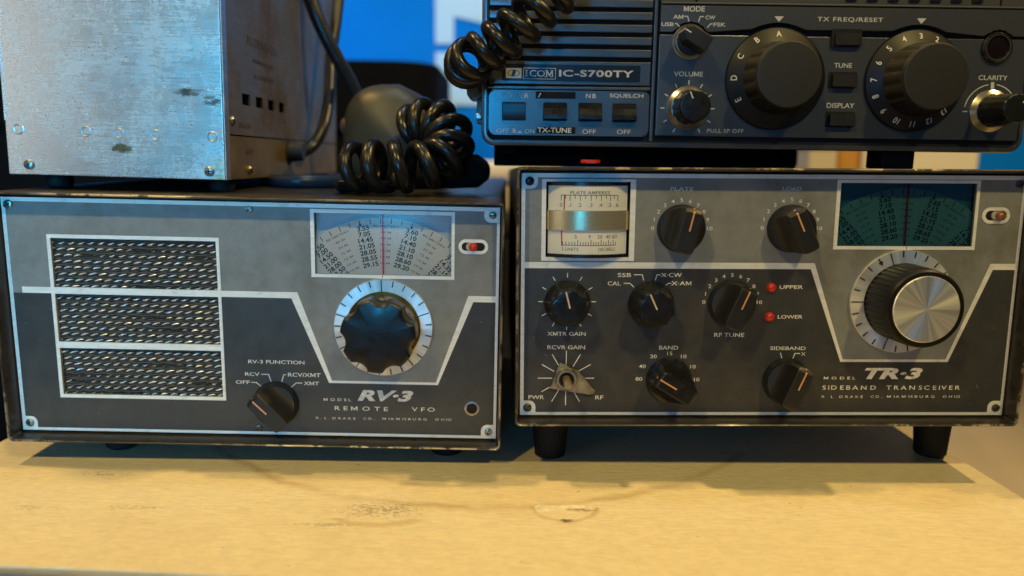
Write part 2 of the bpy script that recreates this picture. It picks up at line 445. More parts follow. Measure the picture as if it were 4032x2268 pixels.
# table -----------------------------------------------------------
def table_mat():
    M = mat('stained_cream_tabletop', (0.72, 0.66, 0.48), 0.5); g = NB(M); co = g.map(g.coord(), loc=(0, 0.43, 0)); s = g.sep(co)
    base = (0.77, 0.665, 0.445)
    blot = g.noise(co, 7, 4, 0.6)
    col = g.mix(g.math('MULTIPLY', g.step(blot, 0.45, 0.7), 0.55), base, (0.66, 0.52, 0.32))
    # fine mottling and pores
    mot = g.noise(g.map(co, (1, 1.6, 1)), 160, 5, 0.7)
    col = g.mix(1.0, col, g.step(mot, 0.3, 0.7, 0.93, 1.06), 'MULTIPLY')
    # tide-mark rings left by spilt liquid
    def ring(cx, cy, rad, ylim, amp, w, amt, col):
        dx = g.math('SUBTRACT', s[0], cx); dy = g.math('SUBTRACT', s[1], cy)
        d = g.math('SQRT', g.math('ADD', g.math('MULTIPLY', dx, dx), g.math('MULTIPLY', dy, dy)))
        wob = g.math('MULTIPLY', g.math('SUBTRACT', g.noise(co, 38, 4, 0.65), 0.5), amp)
        e = g.math('ABSOLUTE', g.math('SUBTRACT', g.math('ADD', d, wob), rad))
        k = g.step(e, w, 0.0)
        k = g.math('MULTIPLY', k, g.math('LESS_THAN', s[1], ylim))
        k = g.math('MULTIPLY', k, g.step(g.noise(co, 25, 2), 0.3, 0.6, 0.45, 1.0))
        return g.mix(g.math('MULTIPLY', k, amt), col, (0.40, 0.27, 0.12))
    col = ring(-0.018, 0.532, 0.192, 0.415, 0.014, 0.0045, 0.55, col)
    col = ring(-0.036, 0.432, 0.0675, 0.376, 0.009, 0.0034, 0.40, col)
    col = ring(-0.062, 0.350, 0.030, 0.327, 0.012, 0.0035, 0.45, col)
    col = ring(0.027, 0.342, 0.0155, 0.342, 0.006, 0.0022, 0.8, col)
    # scuffed patches where the surface has worn to dark speckle
    def patch(cx, cy, rx, ry, lo, hi, amt, c2, col, sc=(1, 3.0, 1), ns=420):
        ex = g.math('DIVIDE', g.math('SUBTRACT', s[0], cx), rx); ey = g.math('DIVIDE', g.math('SUBTRACT', s[1], cy), ry)
        r2 = g.math('ADD', g.math('MULTIPLY', ex, ex), g.math('MULTIPLY', ey, ey))
        k = g.step(r2, 1.0, 0.0)
        n = g.noise(g.map(co, sc), ns, 3, 0.6)
        v = g.math('ADD', n, g.math('MULTIPLY', k, 0.20))
        k2 = g.math('MULTIPLY', g.step(v, lo, hi), g.math('GREATER_THAN', k, 0.02))
        return g.mix(g.math('MULTIPLY', k2, amt), col, c2)
    col = patch(-0.060, 0.336, 0.026, 0.011, 0.67, 0.73, 0.62, (0.13, 0.10, 0.07), col)
    col = patch(-0.083, 0.3205, 0.020, 0.0020, 0.64, 0.70, 0.5, (0.16, 0.12, 0.08), col)
    col = patch(-0.212, 0.373, 0.022, 0.005, 0.68, 0.73, 0.5, (0.18, 0.13, 0.09), col)
    col = patch(-0.178, 0.335, 0.022, 0.004, 0.70, 0.75, 0.45, (0.14, 0.11, 0.08), col)
    col = patch(-0.225, 0.333, 0.020, 0.004, 0.71, 0.76, 0.4, (0.16, 0.12, 0.09), col)
    col = patch(0.0270, 0.3275, 0.004, 0.0022, 0.58, 0.66, 0.9, (0.10, 0.07, 0.05), col)
    col = patch(0.0345, 0.3390, 0.009, 0.0020, 0.58, 0.66, 0.7, (0.22, 0.16, 0.10), col)
    # sparse dark specks
    sp = g.step(g.noise(co, 240, 1), 0.785, 0.81)
    col = g.mix(g.math('MULTIPLY', sp, 0.6), col, (0.20, 0.14, 0.08))
    g.set('Base Color', col)
    wr = g.noise(g.map(co, (0.55, 1.5, 1), rot=(0, 0, 0.15)), 300, 4, 0.55)
    g.set('Roughness', g.step(wr, 0.3, 0.7, 0.42, 0.6))
    g.bump(wr, 0.55, 0.0009)
    return M
M_table = table_mat()
t = thing('table', 'cream stained table with grey metal edge carrying all the radios', 'table', (0, 0.43, -0.74))
def off(b, o): b.off = o; return b
b = MB((0, -740))
FL, FR, BR, BL = (-0.296, 0.2866), (0.265, 0.2590), (0.247, 0.62), (-0.2925, 0.62)
def shift(p): return (p[0] * 1000, -(p[1] - 0.43) * 1000)
ring0 = [(shift(p)[0], -26, shift(p)[1]) for p in (FL, FR, BR, BL)]
ring1 = [(shift(p)[0], -0.6, shift(p)[1]) for p in (FL, FR, BR, BL)]
ring2 = [(shift(p)[0] * .999, 0, shift(p)[1] * .998) for p in (FL, FR, BR, BL)]
b.loft([ring0, ring1, ring2]).build('tabletop', M_table, t)
b = MB((0, -740))
a0, a1 = Vector(FL), Vector(FR); dirv = (a1 - a0).normalized(); nrmv = Vector((dirv.y, -dirv.x))
q = [a0 + nrmv * .0006, a1 + nrmv * .0006, a1 + nrmv * .0035, a0 + nrmv * .0035]
b.loft([[(shift(p)[0], -30, shift(p)[1]) for p in q], [(shift(p)[0], -1.2, shift(p)[1]) for p in q]])
b.build('edge_trim', mat('grey_edge_trim', (0.42, 0.42, 0.41), 0.35, 0.6, var=0.2, vscale=60), t)
M_leg = mat('grey_table_leg', (0.2, 0.2, 0.2), 0.5)
for sx in (-0.26, 0.22):
    for sy in (0.31, 0.59):
        b = MB((0, -740)); b.box(sx * 1000 - 15, sx * 1000 + 15, -740, -26.3, -(sy - .43) * 1000 - 15, -(sy - .43) * 1000 + 15, 2); b.build('leg', M_leg, t)
b = MB((0, -740))                                # lifted flake of the top layer, right of the scuffs
def flake(u, v): return (u, v, 0)
pts = [(12, -90.5), (14, -87.6), (19, -87.8), (24, -87.0), (31, -87.3), (38, -88.2), (36, -89.3), (29, -89.0), (25, -90.2), (19, -93.0), (15, -94.4), (13, -93)]
top = [(x, 0.35 + 0.25 * math.sin(i * 1.7), -(y + .4)) for i, (x, y) in enumerate(pts)]
bot = [(x, 0.05, -y) for x, y in pts]
b.loft([bot, top]).build('peeled_flake', mat('torn_white_layer', (0.76, 0.69, 0.52), 0.6, var=0.2, vscale=300), t)

# ------------------------------------------------------------------ shared radio parts
def rotm(yaw, tilt, roll): return (Matrix.Rotation(yaw, 3, 'Z') @ Matrix.Rotation(tilt, 3, 'X') @ Matrix.Rotation(roll, 3, 'Y'))

def screw(parent, off, u, v, d=0.1, r=2.0, ang=0.0, m=None, phillips=False, dome=0.9, name='screw', label=None):
    b = MB(off); m = m or M_screw
    b.lathe(u, v, [(r, d - .3), (r, d + dome * .35), (r * .9, d + dome * .75), (r * .6, d + dome), (r * .2, d + dome * 1.06)], 24)
    b.mi = 1
    for a in ([ang, ang + PI / 2] if phillips else [ang]):
        k = .62 if phillips else .94
        du, dv = math.cos(a) * r * k, math.sin(a) * r * k
        if phillips and a != ang:
            for sgn in (1, -1):
                b.stroke([(u + sgn * du * .2, v + sgn * dv * .2), (u + sgn * du, v + sgn * dv)], r * .24, d + dome * .5, d + dome * 1.09)
        else:
            b.stroke([(u - du, v - dv), (u + du, v + dv)], r * .26, d + dome * .5, d + dome * 1.10)
    return b.build(name, [m, M_slot], parent, smooth=40, label=label)

def cabinet(root, off, m, depth, foot):
    b = MB(off)
    def R_(x, d, r): return rr(-131.7 + x, 131.7 - x, -66.5 + x, 66.5 - x, r, d)
    b.loft([R_(0, -depth, 3), R_(0, 8.8, 3), R_(.25, 9.7, 2.9), R_(.7, 10, 2.6), R_(1.15, 9.7, 2.2), R_(1.4, 8.8, 2.0), R_(1.8, 2, 1.5), R_(2.3, -1, 1.2), R_(2.3, -9, 1.2)], True, True)
    b.build('cabinet', m, root, smooth=35)
    return root

def bar_knob(root, off, cu, cv, ang, R0=11.4, H=18.0, hw=4.2, m=None, label=None):
    """round pointer knob: skirt, scooped flanks and a raised grip bar; ang clockwise from up"""
    b = MB(off); a = R(ang); ca, sa = math.cos(a), math.sin(a)
    def W_(s, t, d): return (cu + s * sa + t * ca, cv + s * ca - t * sa, d)      # s along the pointer, t across
    prof = [(-12, 5.0), (-10, 5.6), (-8, 6.8), (-6.4, 9), (-5.4, 12), (-hw - .45, H - 1.0), (-hw - .1, H - .3), (-hw + .35, H), (0, H),
            (hw - .35, H), (hw + .1, H - .3), (hw + .45, H - 1.0), (5.4, 12), (6.4, 9), (8, 6.8), (10, 5.6), (12, 5.0)]
    def hgt(t):
        for (t0, h0), (t1, h1) in zip(prof, prof[1:]):
            if t0 <= t <= t1: return h0 + (h1 - h0) * (t - t0) / (t1 - t0)
        return 5.0
    ss = [-1, -.985, -.95, -.88, -.78, -.6, -.4, -.2, 0, .2, .4, .6, .78, .88, .95, .985, 1]
    rings = []
    for k in ss:
        w = math.sqrt(max(0.0004, 1 - k * k)) * R0; row = []
        ts = [max(-w, min(w, p[0])) for p in prof]
        drop = 2.6 * max(0, (k - .80) / .2) ** 1.5 if k > 0 else 0.5 * max(0, (-k - .9) / .1)
        for tt in [-w] + ts + [w]: row.append(W_(k * R0, tt, max(4.2, hgt(tt) - (drop if abs(tt) < hw + .5 else 0))))
        row[0] = W_(k * R0, -w, 0.3); row[-1] = W_(k * R0, w, 0.3)
        rings.append(row)
    vs = [[b.P(*p) for p in r] for r in rings]
    for r0, r1 in zip(vs, vs[1:]):
        for i in range(len(r0) - 1): b.face([r0[i], r0[i + 1], r1[i + 1], r1[i]])
    b.face(vs[0]); b.face(vs[-1][::-1])
    bmesh.ops.remove_doubles(b.bm, verts=b.bm.verts, dist=1e-6)
    kn = b.build('knob', m or M_satin, root, smooth=28, label=label)
    b = MB(off); b.lathe(cu, cv, [(R0 + .9, .2), (R0 + .9, 1.2), (R0 + .2, 3.2), (R0 - 1, 3.4)], 48); b.build('skirt', m or M_satin, kn, smooth=35)
    b = MB(off)
    pts = [W_(.2, t_, H - .25) for t_ in (0,)]
    def line(s0, s1, d0, d1, w):
        rg = []
        for s_, d_ in ((s0, d0), (s1, d1)):
            rg.append([W_(s_, -w, d_ - .3), W_(s_, w, d_ - .3), W_(s_, w, d_ + .12), W_(s_, -w, d_ + .12)])
        b.loft(rg)
    line(-0.2, R0 * .8, H, H, .38)
    line(R0 * .8, R0 * .985, H, H - 2.3, .38)
    b.build('pointer_line', M_orange, kn)
    return kn

def fluted_knob(root, off, cu, cv, ang, label=None, n=8, R0=11.9, R1=9.4, H=16.5):
    b = MB(off)
    def fn(k): return lambda r, th, d: r * (1 - k * (0.5 - 0.5 * math.cos(n * (th + .2))) ** 1.4)
    seg = 96; rings = []
    for r, d, k in ((R0, .3, 0), (R0, 2.2, 0), (R0 - .5, 3.4, .0), (R0 - 1.1, 5, .03), (R1 + 1.0, 8, .09), (R1 + .3, 12, .11), (R1, H - .8, .11), (R1 - .5, H - .15, .11), (R1 - 1.4, H, .10), (R1 * .4, H + .15, .05)):
        f = fn(k); rings.append([(cu + f(r, 2 * PI * i / seg, d) * math.cos(2 * PI * i / seg), cv + f(r, 2 * PI * i / seg, d) * math.sin(2 * PI * i / seg), d) for i in range(seg)])
    kn = b.loft(rings).build('knob', M_black, root, smooth=40, label=label)
    b = MB(off); a = R(ang)
    b.stroke([(cu, cv), (cu + math.sin(a) * R1 * .9, cv + math.cos(a) * R1 * .9)], .8, H - .2, H + .32)
    b.build('pointer_line', mat('cream_line', (0.72, 0.56, 0.36), 0.5), kn)
    return kn

def dial_ring(root, off, cu, cv, r0, r1, start, arrow=None):
    b = MB((0, 0)); b.annulus(0, 0, [(r0, .3), (r1, .3), (r1, 2.2), (r1 - .4, 2.6), (r0 + .3, 2.9), (r0, 2.6)], 96)
    o = b.build('dial_ring', M_ring, root, smooth=30); o.location = ((cu - off[0]) * .001, 0, (cv - off[1]) * .001)
    b = MB((0, 0))
    for k in range(25):
        a = R(start + 14.4 * k); ln = r1 - r0 - .3 if k % 5 == 0 else 3.2
        ddr = lambda r: 2.6 + (r1 - .4 - r) / (r1 - r0) * .35
        p0 = ((r1 - .5) * math.sin(a), (r1 - .5) * math.cos(a)); p1 = ((r1 - .5 - ln) * math.sin(a), (r1 - .5 - ln) * math.cos(a))
        b.stroke([p0, p1], .55 if k % 5 else .45, 2.3, 3.08)
    if arrow is not None:
        a = R(arrow); e = (math.sin(a), math.cos(a)); f = (math.cos(a), -math.sin(a)); r = (r0 + r1) / 2 + .8
        b.prism([(e[0] * (r - 2) , e[1] * (r - 2)), (e[0] * r + f[0] * 1.2, e[1] * r + f[1] * 1.2), (e[0] * (r + .6), e[1] * (r + .6)), (e[0] * r - f[0] * 1.2, e[1] * r - f[1] * 1.2)], 2.3, 3.12)
    b.build('ring_ticks', M_ink, o)
    return o

def trim_frame(off, outer, inner, parent, d0=0.02, d1=.35, name='window_frame', m=None):
    b = MB(off); b.plate(outer[0], outer[1], outer[2], outer[3], [inner], d0, d1)
    return b.build(name, m or M_trim, parent)

def recess(off, hole, depth, parent, name='window_box', m=None):
    b = MB(off); u0, u1, v0, v1 = hole; e = .4
    b.plate(u0 - 2, u1 + 2, v0 - 2, v1 + 2, [(u0 - e, u1 + e, v0 - e, v1 + e)], -depth, -1.7)
    b.box(u0 - 2, u1 + 2, v0 - 2, v1 + 2, -depth - 1, -depth - .01)
    return b.build(name, m or M_deep, parent)

def freq_dial(root, off, hole, cu, cv, cols, ink, dialm, backm, frame, red, redtilt, a0, glassm, sm):
    """arched paper dial behind glass; cols = list of (angle, [strings])"""
    fr = frame
    b = MB(off); b.box(hole[0] - .3, hole[1] + .3, hole[2] - .3, hole[3] + .3, -4.9, -4.3); b.build('dial_backing', backm, fr)
    # visible sector of the disc, clipped to the window
    b = MB(off); pts = []
    for k in range(0, 61):
        a = R(-45 + 90 * k / 60); u = cu + 58 * math.sin(a); v = cv + 58 * math.cos(a)
        u = max(hole[0] - .2, min(hole[1] + .2, u)); pts.append((u, v))
    pts = [p for i, p in enumerate(pts) if i == 0 or abs(p[0] - pts[i - 1][0]) > .05]
    pts = [(hole[0] - .2, hole[2] - .2)] + [(u, max(v, hole[2])) for u, v in pts] + [(hole[1] + .2, hole[2] - .2)]
    b.prism(pts[::-1], -3.6, -2.8); dd = b.build('dial_disc', dialm, fr)
    b = MB(off)
    inside = lambda u, v, mu=0.0: hole[0] + mu < u < hole[1] - mu and hole[2] + mu < v < hole[3] - mu
    for k in range(-8, 12):
        a = R(a0 + 5.68 * k); r1 = 57.4; r0 = 54.6
        p0 = (cu + r1 * math.sin(a), cv + r1 * math.cos(a)); p1 = (cu + r0 * math.sin(a), cv + r0 * math.cos(a))
        if inside(*p0) and inside(*p1):
            b.stroke([p0, p1], .38, -2.82, -2.7)
            if k % 5 == 0:
                q = lambda r, da: (cu + r * math.sin(a + da), cv + r * math.cos(a + da))
                b.prism([q(54.4, -.016), q(56.2, -.002), q(56.2, .002), q(54.4, .016)][::-1], -2.82, -2.68)
    rows = [53.0, 49.9, 46.7, 43.4, 40.1, 36.8, 33.4]
    small = ['80 METERS', '40 M', '20 M', '15 M', '10 M', '10 M', '10 M']
    clip = lambda u, v, d: (max(hole[0], min(hole[1], u)), max(hole[2], min(hole[3], v)), d)
    for ang, strs in cols:
        for r, s_ in zip(rows, strs):
            a = R(ang)
            if inside(cu + r * math.sin(a), cv + r * math.cos(a), -3.5):
                b.radial(s_, cu, cv, ang, r, 2.6, d=-2.7, bold=.026, stretch=1.12, warp=clip)
    ink_o = b.build('dial_figures', ink, dd)
    b = MB(off)
    for ang in (a0 - 14.2, a0 + 14.2, a0 + 42.6):
        for r, s_ in zip(rows, small):
            a = R(ang); rr_ = r + .3
            if inside(cu + rr_ * math.sin(a), cv + rr_ * math.cos(a), -3):
                b.radial(s_, cu, cv, ang, rr_, 1.15, d=-2.7, bold=.005, stretch=1.75, warp=clip)
    b.build('dial_small_print', sm, dd)
    b = MB(off); b.stroke([(red + redtilt, hole[3]), (red, hole[2])], .75, -2.2, -1.7); b.build('hairline', M_redline, fr)
    b = MB(off); b.box(hole[0] + .05, hole[1] - .05, hole[2] + .05, hole[3] - .05, -1.0, -0.8); b.build('glass_pane', glassm, fr)

def pilot(root, off, cu, cv, half, jewel_u, jm, hh=3.9):
    b = MB(off)
    o = rr2(cu - half, cu + half, cv - hh, cv + hh, hh - .02, n=8); i = rr2(cu - half + 1.7, cu + half - 1.7, cv - hh + 1.7, cv + hh - 1.7, hh - 1.72, n=8)
    b.loft([[(p[0], p[1], .02) for p in o], [(p[0], p[1], .4) for p in o], [(p[0], p[1], .4) for p in i], [(p[0], p[1], .02) for p in i], [(p[0], p[1], .02) for p in o]], False, False)
    fr = b.build('pilot_bezel', M_trim, root, smooth=30)
    b = MB(off); b.prism(i, .02, .12); b.build('pilot_slot', M_deep, fr)
    b = MB(off); b.lathe(jewel_u - 1.7, cv, [(2.15, .1), (2.15, 1.0), (1.8, 1.2)], 20); b.build('pilot_collar', mat('pale_lamp_body', (0.45, 0.42, 0.36), 0.4), fr, smooth=40)
    b = MB(off); b.lathe(jewel_u, cv, [(2.2, .1), (2.3, 2.0), (2.0, 2.9), (1.2, 3.6), (.3, 3.8)], 24); b.build('pilot_jewel', jm, fr, smooth=50)
    return fr

def panel_core(root, off, holes, tabs, dark_polys):
    pan = MB(off).plate(-129, 129, -63.3, 63.3, holes, -1.6, 0).build('front_panel', M_grey, root)
    b = MB(off)
    for p in dark_polys: b.prism(p, .005, .06)
    b.build('dark_panel', M_dark, pan)
    b = MB(off)
    b.box(-129, -127.1, -63.3, 63.3, .005, .1); b.box(127.5, 129, -63.3, 63.3, .005, .1)
    b.box(-127.1, 127.5, 61.2, 63.3, .005, .1); b.box(-127.1, 127.5, -63.3, -61.7, .005, .1)
    for su, sv in tabs:
        u0, u1 = (-128.9, -120.8) if su < 0 else (120.8, 128.9); v0, v1 = (-63.2, -55.4) if sv < 0 else (55.4, 63.2)
        pts = [(su * 128.9, sv * 63.2), (su * 120.8, sv * 63.2)]
        for k in range(0, 7):
            a = R(90 * k / 6); pts.append((su * (120.8 + 3.4 * (1 - math.cos(a))), sv * (58.8 - 3.4 * math.sin(a))))
        pts += [(su * 128.9, sv * 55.4)]
        b.prism(pts, .11, .16)
    b.build('border_trim', M_trim, pan)
    return pan

# ------------------------------------------------------------------ remote tuner (left)
FOOT_A = 11.6
offA = (0, -(66.5 + FOOT_A))
rotA = rotm(0.00835, 0.01379, 0.00829)
cA = Vector((-0.13623, 0.39297, -0.08678 + TZ))
A = thing('remote_tuner', 'grey and charcoal tuner with three woven speaker slots, under the bare metal chassis', 'radio', cA - rotA @ Vector((0, 0, (66.5 + FOOT_A) * .001)), rotA)
cabinet(A, offA, M_cabA, 335, FOOT_A)
holesA = [(-105.2, -19.2, 16.4, 42.5), (-105.2, -19.2, -13.2, 12.9), (-105.2, -19.2, -42.4, -16.6), (32.3, 103.9, 26.5, 58.6)]
lo, hi = 13.0, 16.3
darkA = [[(-127.1, -61.7), (-107, -61.7), (-107, lo), (-127.1, lo)], [(-107, -61.7), (-17.6, -61.7), (-17.6, -44.3), (-107, -44.3)],
         [(-17.6, -61.7), (127.5, -61.7), (127.5, lo), (115.7, lo), (97.1, -33.3), (38.3, -33.3), (19.3, lo), (-17.6, lo)]]
panA = panel_core(A, offA, holesA, [(-1, -1), (1, 1), (1, -1)], darkA)
b = MB(offA)
b.prism([(-17.6, lo), (19.3, lo), (38.3, -33.3), (97.1, -33.3), (115.7, lo), (127.5, lo), (127.5, hi), (113, hi), (96, -31.9), (39.9, -31.9), (22.5, hi), (-17.6, hi)], .07, .13)
b.build('trim_stripe', M_trim, panA); b = MB(offA); b.prism([(-122.3, lo), (-107, lo), (-107, hi), (-122.3, hi)], .07, .13)
b.build('trim_stripe', M_trim, panA)
# woven speaker cloth behind three slots
b = MB(offA); b.plate(-107, -17.6, -44.3, 44.4, holesA[:3], .01, .45); spk = b.build('speaker_frame', M_trim, A)
b = MB(offA); b.box(-106, -18.4, -43.5, 43.5, -4.2, -3.4)
for k in range(27):
    v = -42.3 + k * 3.28
    for strand in (0, 1):
        pts = []; ph = strand * PI + k * 1.3 + random.uniform(-.3, .3)
        per = 5.2 + random.uniform(-.25, .25)
        N = 200; wob = [random.uniform(-.10, .10) for _ in range(N + 2)]
        for i in range(N + 1):
            u = -105.9 + i * 87.0 / N; th = 2 * PI * u / per + ph
            pts.append((u, v - .30 * math.cos(th) + wob[i] * .5 + .12 * math.sin(u * .21 + k), -2.0 + .46 * math.sin(th)))
        b.mi = 2 if strand else 0
        b.tube(pts, .40 if strand else .56, 5, False)
    for dv in (1.15, 2.15):
        b.mi = 1
        b.tube([(-105.9 + i * 87.0 / 60, v + dv + .20 * math.sin(i * .9 + k * 2 + dv), -2.4 + .25 * math.cos(i * 1.7 + dv * 3)) for i in range(61)], .40, 5, False)
b.build('speaker_cloth', [M_cloth_dark, M_cloth_thin, M_cloth_silver], spk, smooth=60)
# dial window
wfA = trim_frame(offA, (30.3, 105.5, 24.7, 60.5), holesA[3], A)
recess(offA, holesA[3], 5.2, wfA)
colsA = [(-39.6, ['3.50', '7.00', '14.50', '21.00', '28.00', '28.50', '29.10']), (-11.2, ['3.55', '7.05', '14.45', '21.05', '28.05', '28.55', '29.15']),
         (17.0, ['3.60', '7.10', '14.40', '21.10', '28.10', '28.60', '29.20']), (45.4, ['3.65', '7.15', '14.35', '21.15', '28.15', '28.65', '29.25'])]
freq_dial(A, offA, holesA[3], 67.5, -1.3, colsA, M_ink, M_dial, M_dialback, wfA, 67.7, 0.0, -12.4, M_glass, M_inkdim)
b = MB(offA); b.stroke([(67.7, 26.4), (67.7, 24.8)], .3, .3, .42); b.build('index_mark', M_ink, wfA)
pilot(A, offA, 115.3, 42.6, 7.8, 115.3, M_red)
dial_ring(A, offA, 68.2, -1.6, 19.6, 26.3, -2)
# scalloped tuning knob on a brass hub
b = MB(offA); b.lathe(68.2, -1.6, [(19.4, .2), (19.2, 1.0), (17.2, 2.6), (13.5, 9), (12.5, 13)], 64); hub = b.build('knob_hub', M_brass, A, smooth=40)
b = MB(offA)
b.lathe(68.2, -1.6, [(18.0, 2.0), (17.8, 3.2), (13.8, 9.0), (13.0, 9.0), (12.8, 3.0)], 84, fn=lambda r, th, d: r * (1 - .06 * (0.5 + 0.5 * math.cos(7 * th)))); b.build('hub_skirt', M_chrome, hub, smooth=40)
def scal(r, th, d):
    ph = ((th - 1.50 + PI / 7) % (2 * PI / 7)) - PI / 7
    c_, rho = r + 4.3, 6.9
    q_ = rho * rho - (c_ * math.sin(ph)) ** 2
    x = c_ * math.cos(ph) - math.sqrt(q_) if q_ > 0 else r
    e = min(r, x) if abs(ph) < .5 else r
    k = max(0, min(1, (r - 13.5) / 3.5)); return r + (e - r) * k
b = MB(offA)
b.lathe(68.2, -2.0, [(18.2, 8.0), (19.0, 8.6), (19.5, 10), (19.5, 18.0), (19.3, 20.0), (18.8, 20.9), (17.8, 21.3), (11, 21.7), (5, 21.9), (1, 21.95)], 168, fn=scal)
b.build('tuning_knob', mat('black_bakelite', (0.008, 0.008, 0.009), 0.32, rvar=0.08, vscale=120), A, smooth=40)
bar_knob(A, offA, 9.5, -45.2, -46, label='black pointer knob turned toward OFF')
# bezel hole, screws and lettering
b = MB(offA); b.annulus(115.7, -46.2, [(2.9, .05), (4.1, .05), (4.0, .5), (3.0, .6)], 32); jk = b.build('jack_rim', M_screw, A, smooth=30)
b = MB(offA); b.lathe(115.7, -46.2, [(3.0, .07), (3.0, .12)], 32); b.build('jack_hole', M_deep, jk)
screw(A, offA, -125.3, 59.4, phillips=True, r=2.5, ang=.5)
screw(A, offA, -1.1, 59.5, r=2.0, ang=.65, d=0)
screw(A, offA, 125.2, 59.2, r=2.0, ang=.1, d=.16)
screw(A, offA, -124.8, -59.0, r=2.2, ang=.2, d=.16, phillips=True)
screw(A, offA, 124.8, -59.2, r=2.1, ang=1.2, d=.16)
screw(A, offA, -0.6, -59.3, r=1.8, ang=.5, m=M_darkscrew, d=.06)
b = MB(offA); D = .1
b.text('RV-3 FUNCTION', 10.2, -22.2, 2.0, 30.2, D, bold=.012)
b.text('RCV', -3.0, -29.2, 2.0, 7.8, D, bold=.012); b.text('RCV/XMT', 25.0, -29.1, 2.2, 17.6, D, bold=.012)
b.text('OFF', -8.3, -33.8, 2.0, 7.6, D, bold=.012); b.text('XMT', 28.7, -33.8, 2.0, 8.2, D, bold=.012)
for p in ([(1.8, -29.2), (5.8, -29.2), (7.0, -33.3)], [(15.2, -29.1), (13.9, -29.2), (12.7, -33.3)], [(-3.7, -33.8), (-.9, -33.9), (1.7, -36.2)], [(23.8, -33.7), (20.5, -33.7), (17.7, -36.2)]):
    b.stroke(p, .45, D - .03, D + .02)
b.text('RV·3', 68.6, -40.0, 6.3, 30.2, D, bold=.045, shear=.28)
b.text('MODEL', 42.6, -42.7, 1.5, 14.8, D, bold=.01, space=1.5)
b.text('REMOTE', 55.5, -47.5, 2.35, 29.0, D, bold=.008, space=1.5); b.text('VFO', 89.2, -47.3, 2.35, 12.6, D, bold=.008, space=1.5)
b.text('R. L. DRAKE', 41.5, -53.3, 1.25, 21.5, D, bold=.006, space=1.5); b.text('CO..', 59.8, -53.2, 1.25, 6.5, D, bold=.006, space=1.4)
b.text('MIAMISBURG', 79.0, -53.0, 1.25, 24.2, D, bold=.006, space=1.5); b.text('OHIO', 100.2, -52.9, 1.25, 9.0, D, bold=.006, space=1.5)
b.build('lettering', M_print, panA)
for u, d in ((-84, -17), (101, -17), (-84, -300), (101, -300)):
    b = MB((u, -(66.5 + FOOT_A))); b.off = (u, -(66.5 + FOOT_A))
    ring = lambda r, v: [(u + r * math.cos(2 * PI * i / 28), v, d + r * math.sin(2 * PI * i / 28)) for i in range(28)]
    b.off = offA
    b.loft([ring(8.0, -(66.5 + FOOT_A) + .1), ring(9.2, -(66.5 + FOOT_A) + 1.2), ring(10.2, -66.7)]); b.build('foot', M_rubber, A, smooth=40)

# ------------------------------------------------------------------ transceiver (right)
FOOT_B = 29.6
offB = (0, -(66.5 + FOOT_B))
rotB = rotm(0.018896, -0.014769, -0.008177)
cB = Vector((0.13355, 0.38591, -0.06866 + TZ))
B = thing('transceiver', 'charcoal transceiver with green dial window, brass banded meter and many knobs', 'radio', cB - rotB @ Vector((0, 0, (66.5 + FOOT_B) * .001)), rotB)
cabinet(B, offB, M_cabB, 340, FOOT_B)
holesB = [(-116.5, -73.7, 20.8, 59.1), (33.5, 103.6, 27.1, 59.3)]
lo, hi = 15.0, 18.2
darkB = [[(-127.1, -61.7), (127.5, -61.7), (127.5, lo), (116.1, lo), (97, -34.2), (39.8, -34.2), (20.9, lo), (-127.1, lo)]]
panB = panel_core(B, offB, holesB, [(-1, 1), (-1, -1), (1, -1)], darkB)
b = MB(offB)
b.prism([(-127.1, lo), (20.9, lo), (39.8, -34.2), (97, -34.2), (116.1, lo), (127.5, lo), (127.5, hi), (114.5, hi), (95.7, -32.8), (40.9, -32.8), (22.7, hi), (-127.1, hi)], .07, .13)
b.build('trim_stripe', M_trim, panB)
wfB = trim_frame(offB, (31.6, 105.2, 25.3, 60.9), holesB[1], B)
recess(offB, holesB[1], 5.2, wfB)
colsB = [(-39.2, ['3.55', '7.05', '14.45', '21.05', '28.05', '28.55', '29.15']), (-11.6, ['3.60', '7.10', '14.40', '21.10', '28.10', '28.60', '29.20']),
         (16.8, ['3.65', '7.15', '14.35', '21.15', '28.15', '28.65', '29.25']), (45.2, ['3.70', '7.20', '14.30', '21.20', '28.20', '28.70', '29.30'])]
M_dialg = mat('green_dial_plastic', (0.36, 0.45, 0.43), 0.5, var=0.1, vscale=40)
M_dialgb = mat('blue_dial_backing', (0.14, 0.30, 0.38), 0.5)
freq_dial(B, offB, holesB[1], 68.7, -1.3, colsB, M_ink, M_dialg, M_dialgb, wfB, 69.8, -.4, -12.8, M_tint, mat('dim_dial_ink', (0.07, 0.13, 0.11), 0.6))
b = MB(offB); b.stroke([(69.7, 27.0), (69.7, 25.4)], .3, .3, .42); b.build('index_mark', M_ink, wfB)
pilot(B, offB, 114.7, 43.1, 7.2, 115.9, mat('amber_jewel', (0.30, 0.10, 0.03), 0.25, coat=.5), 4.2)
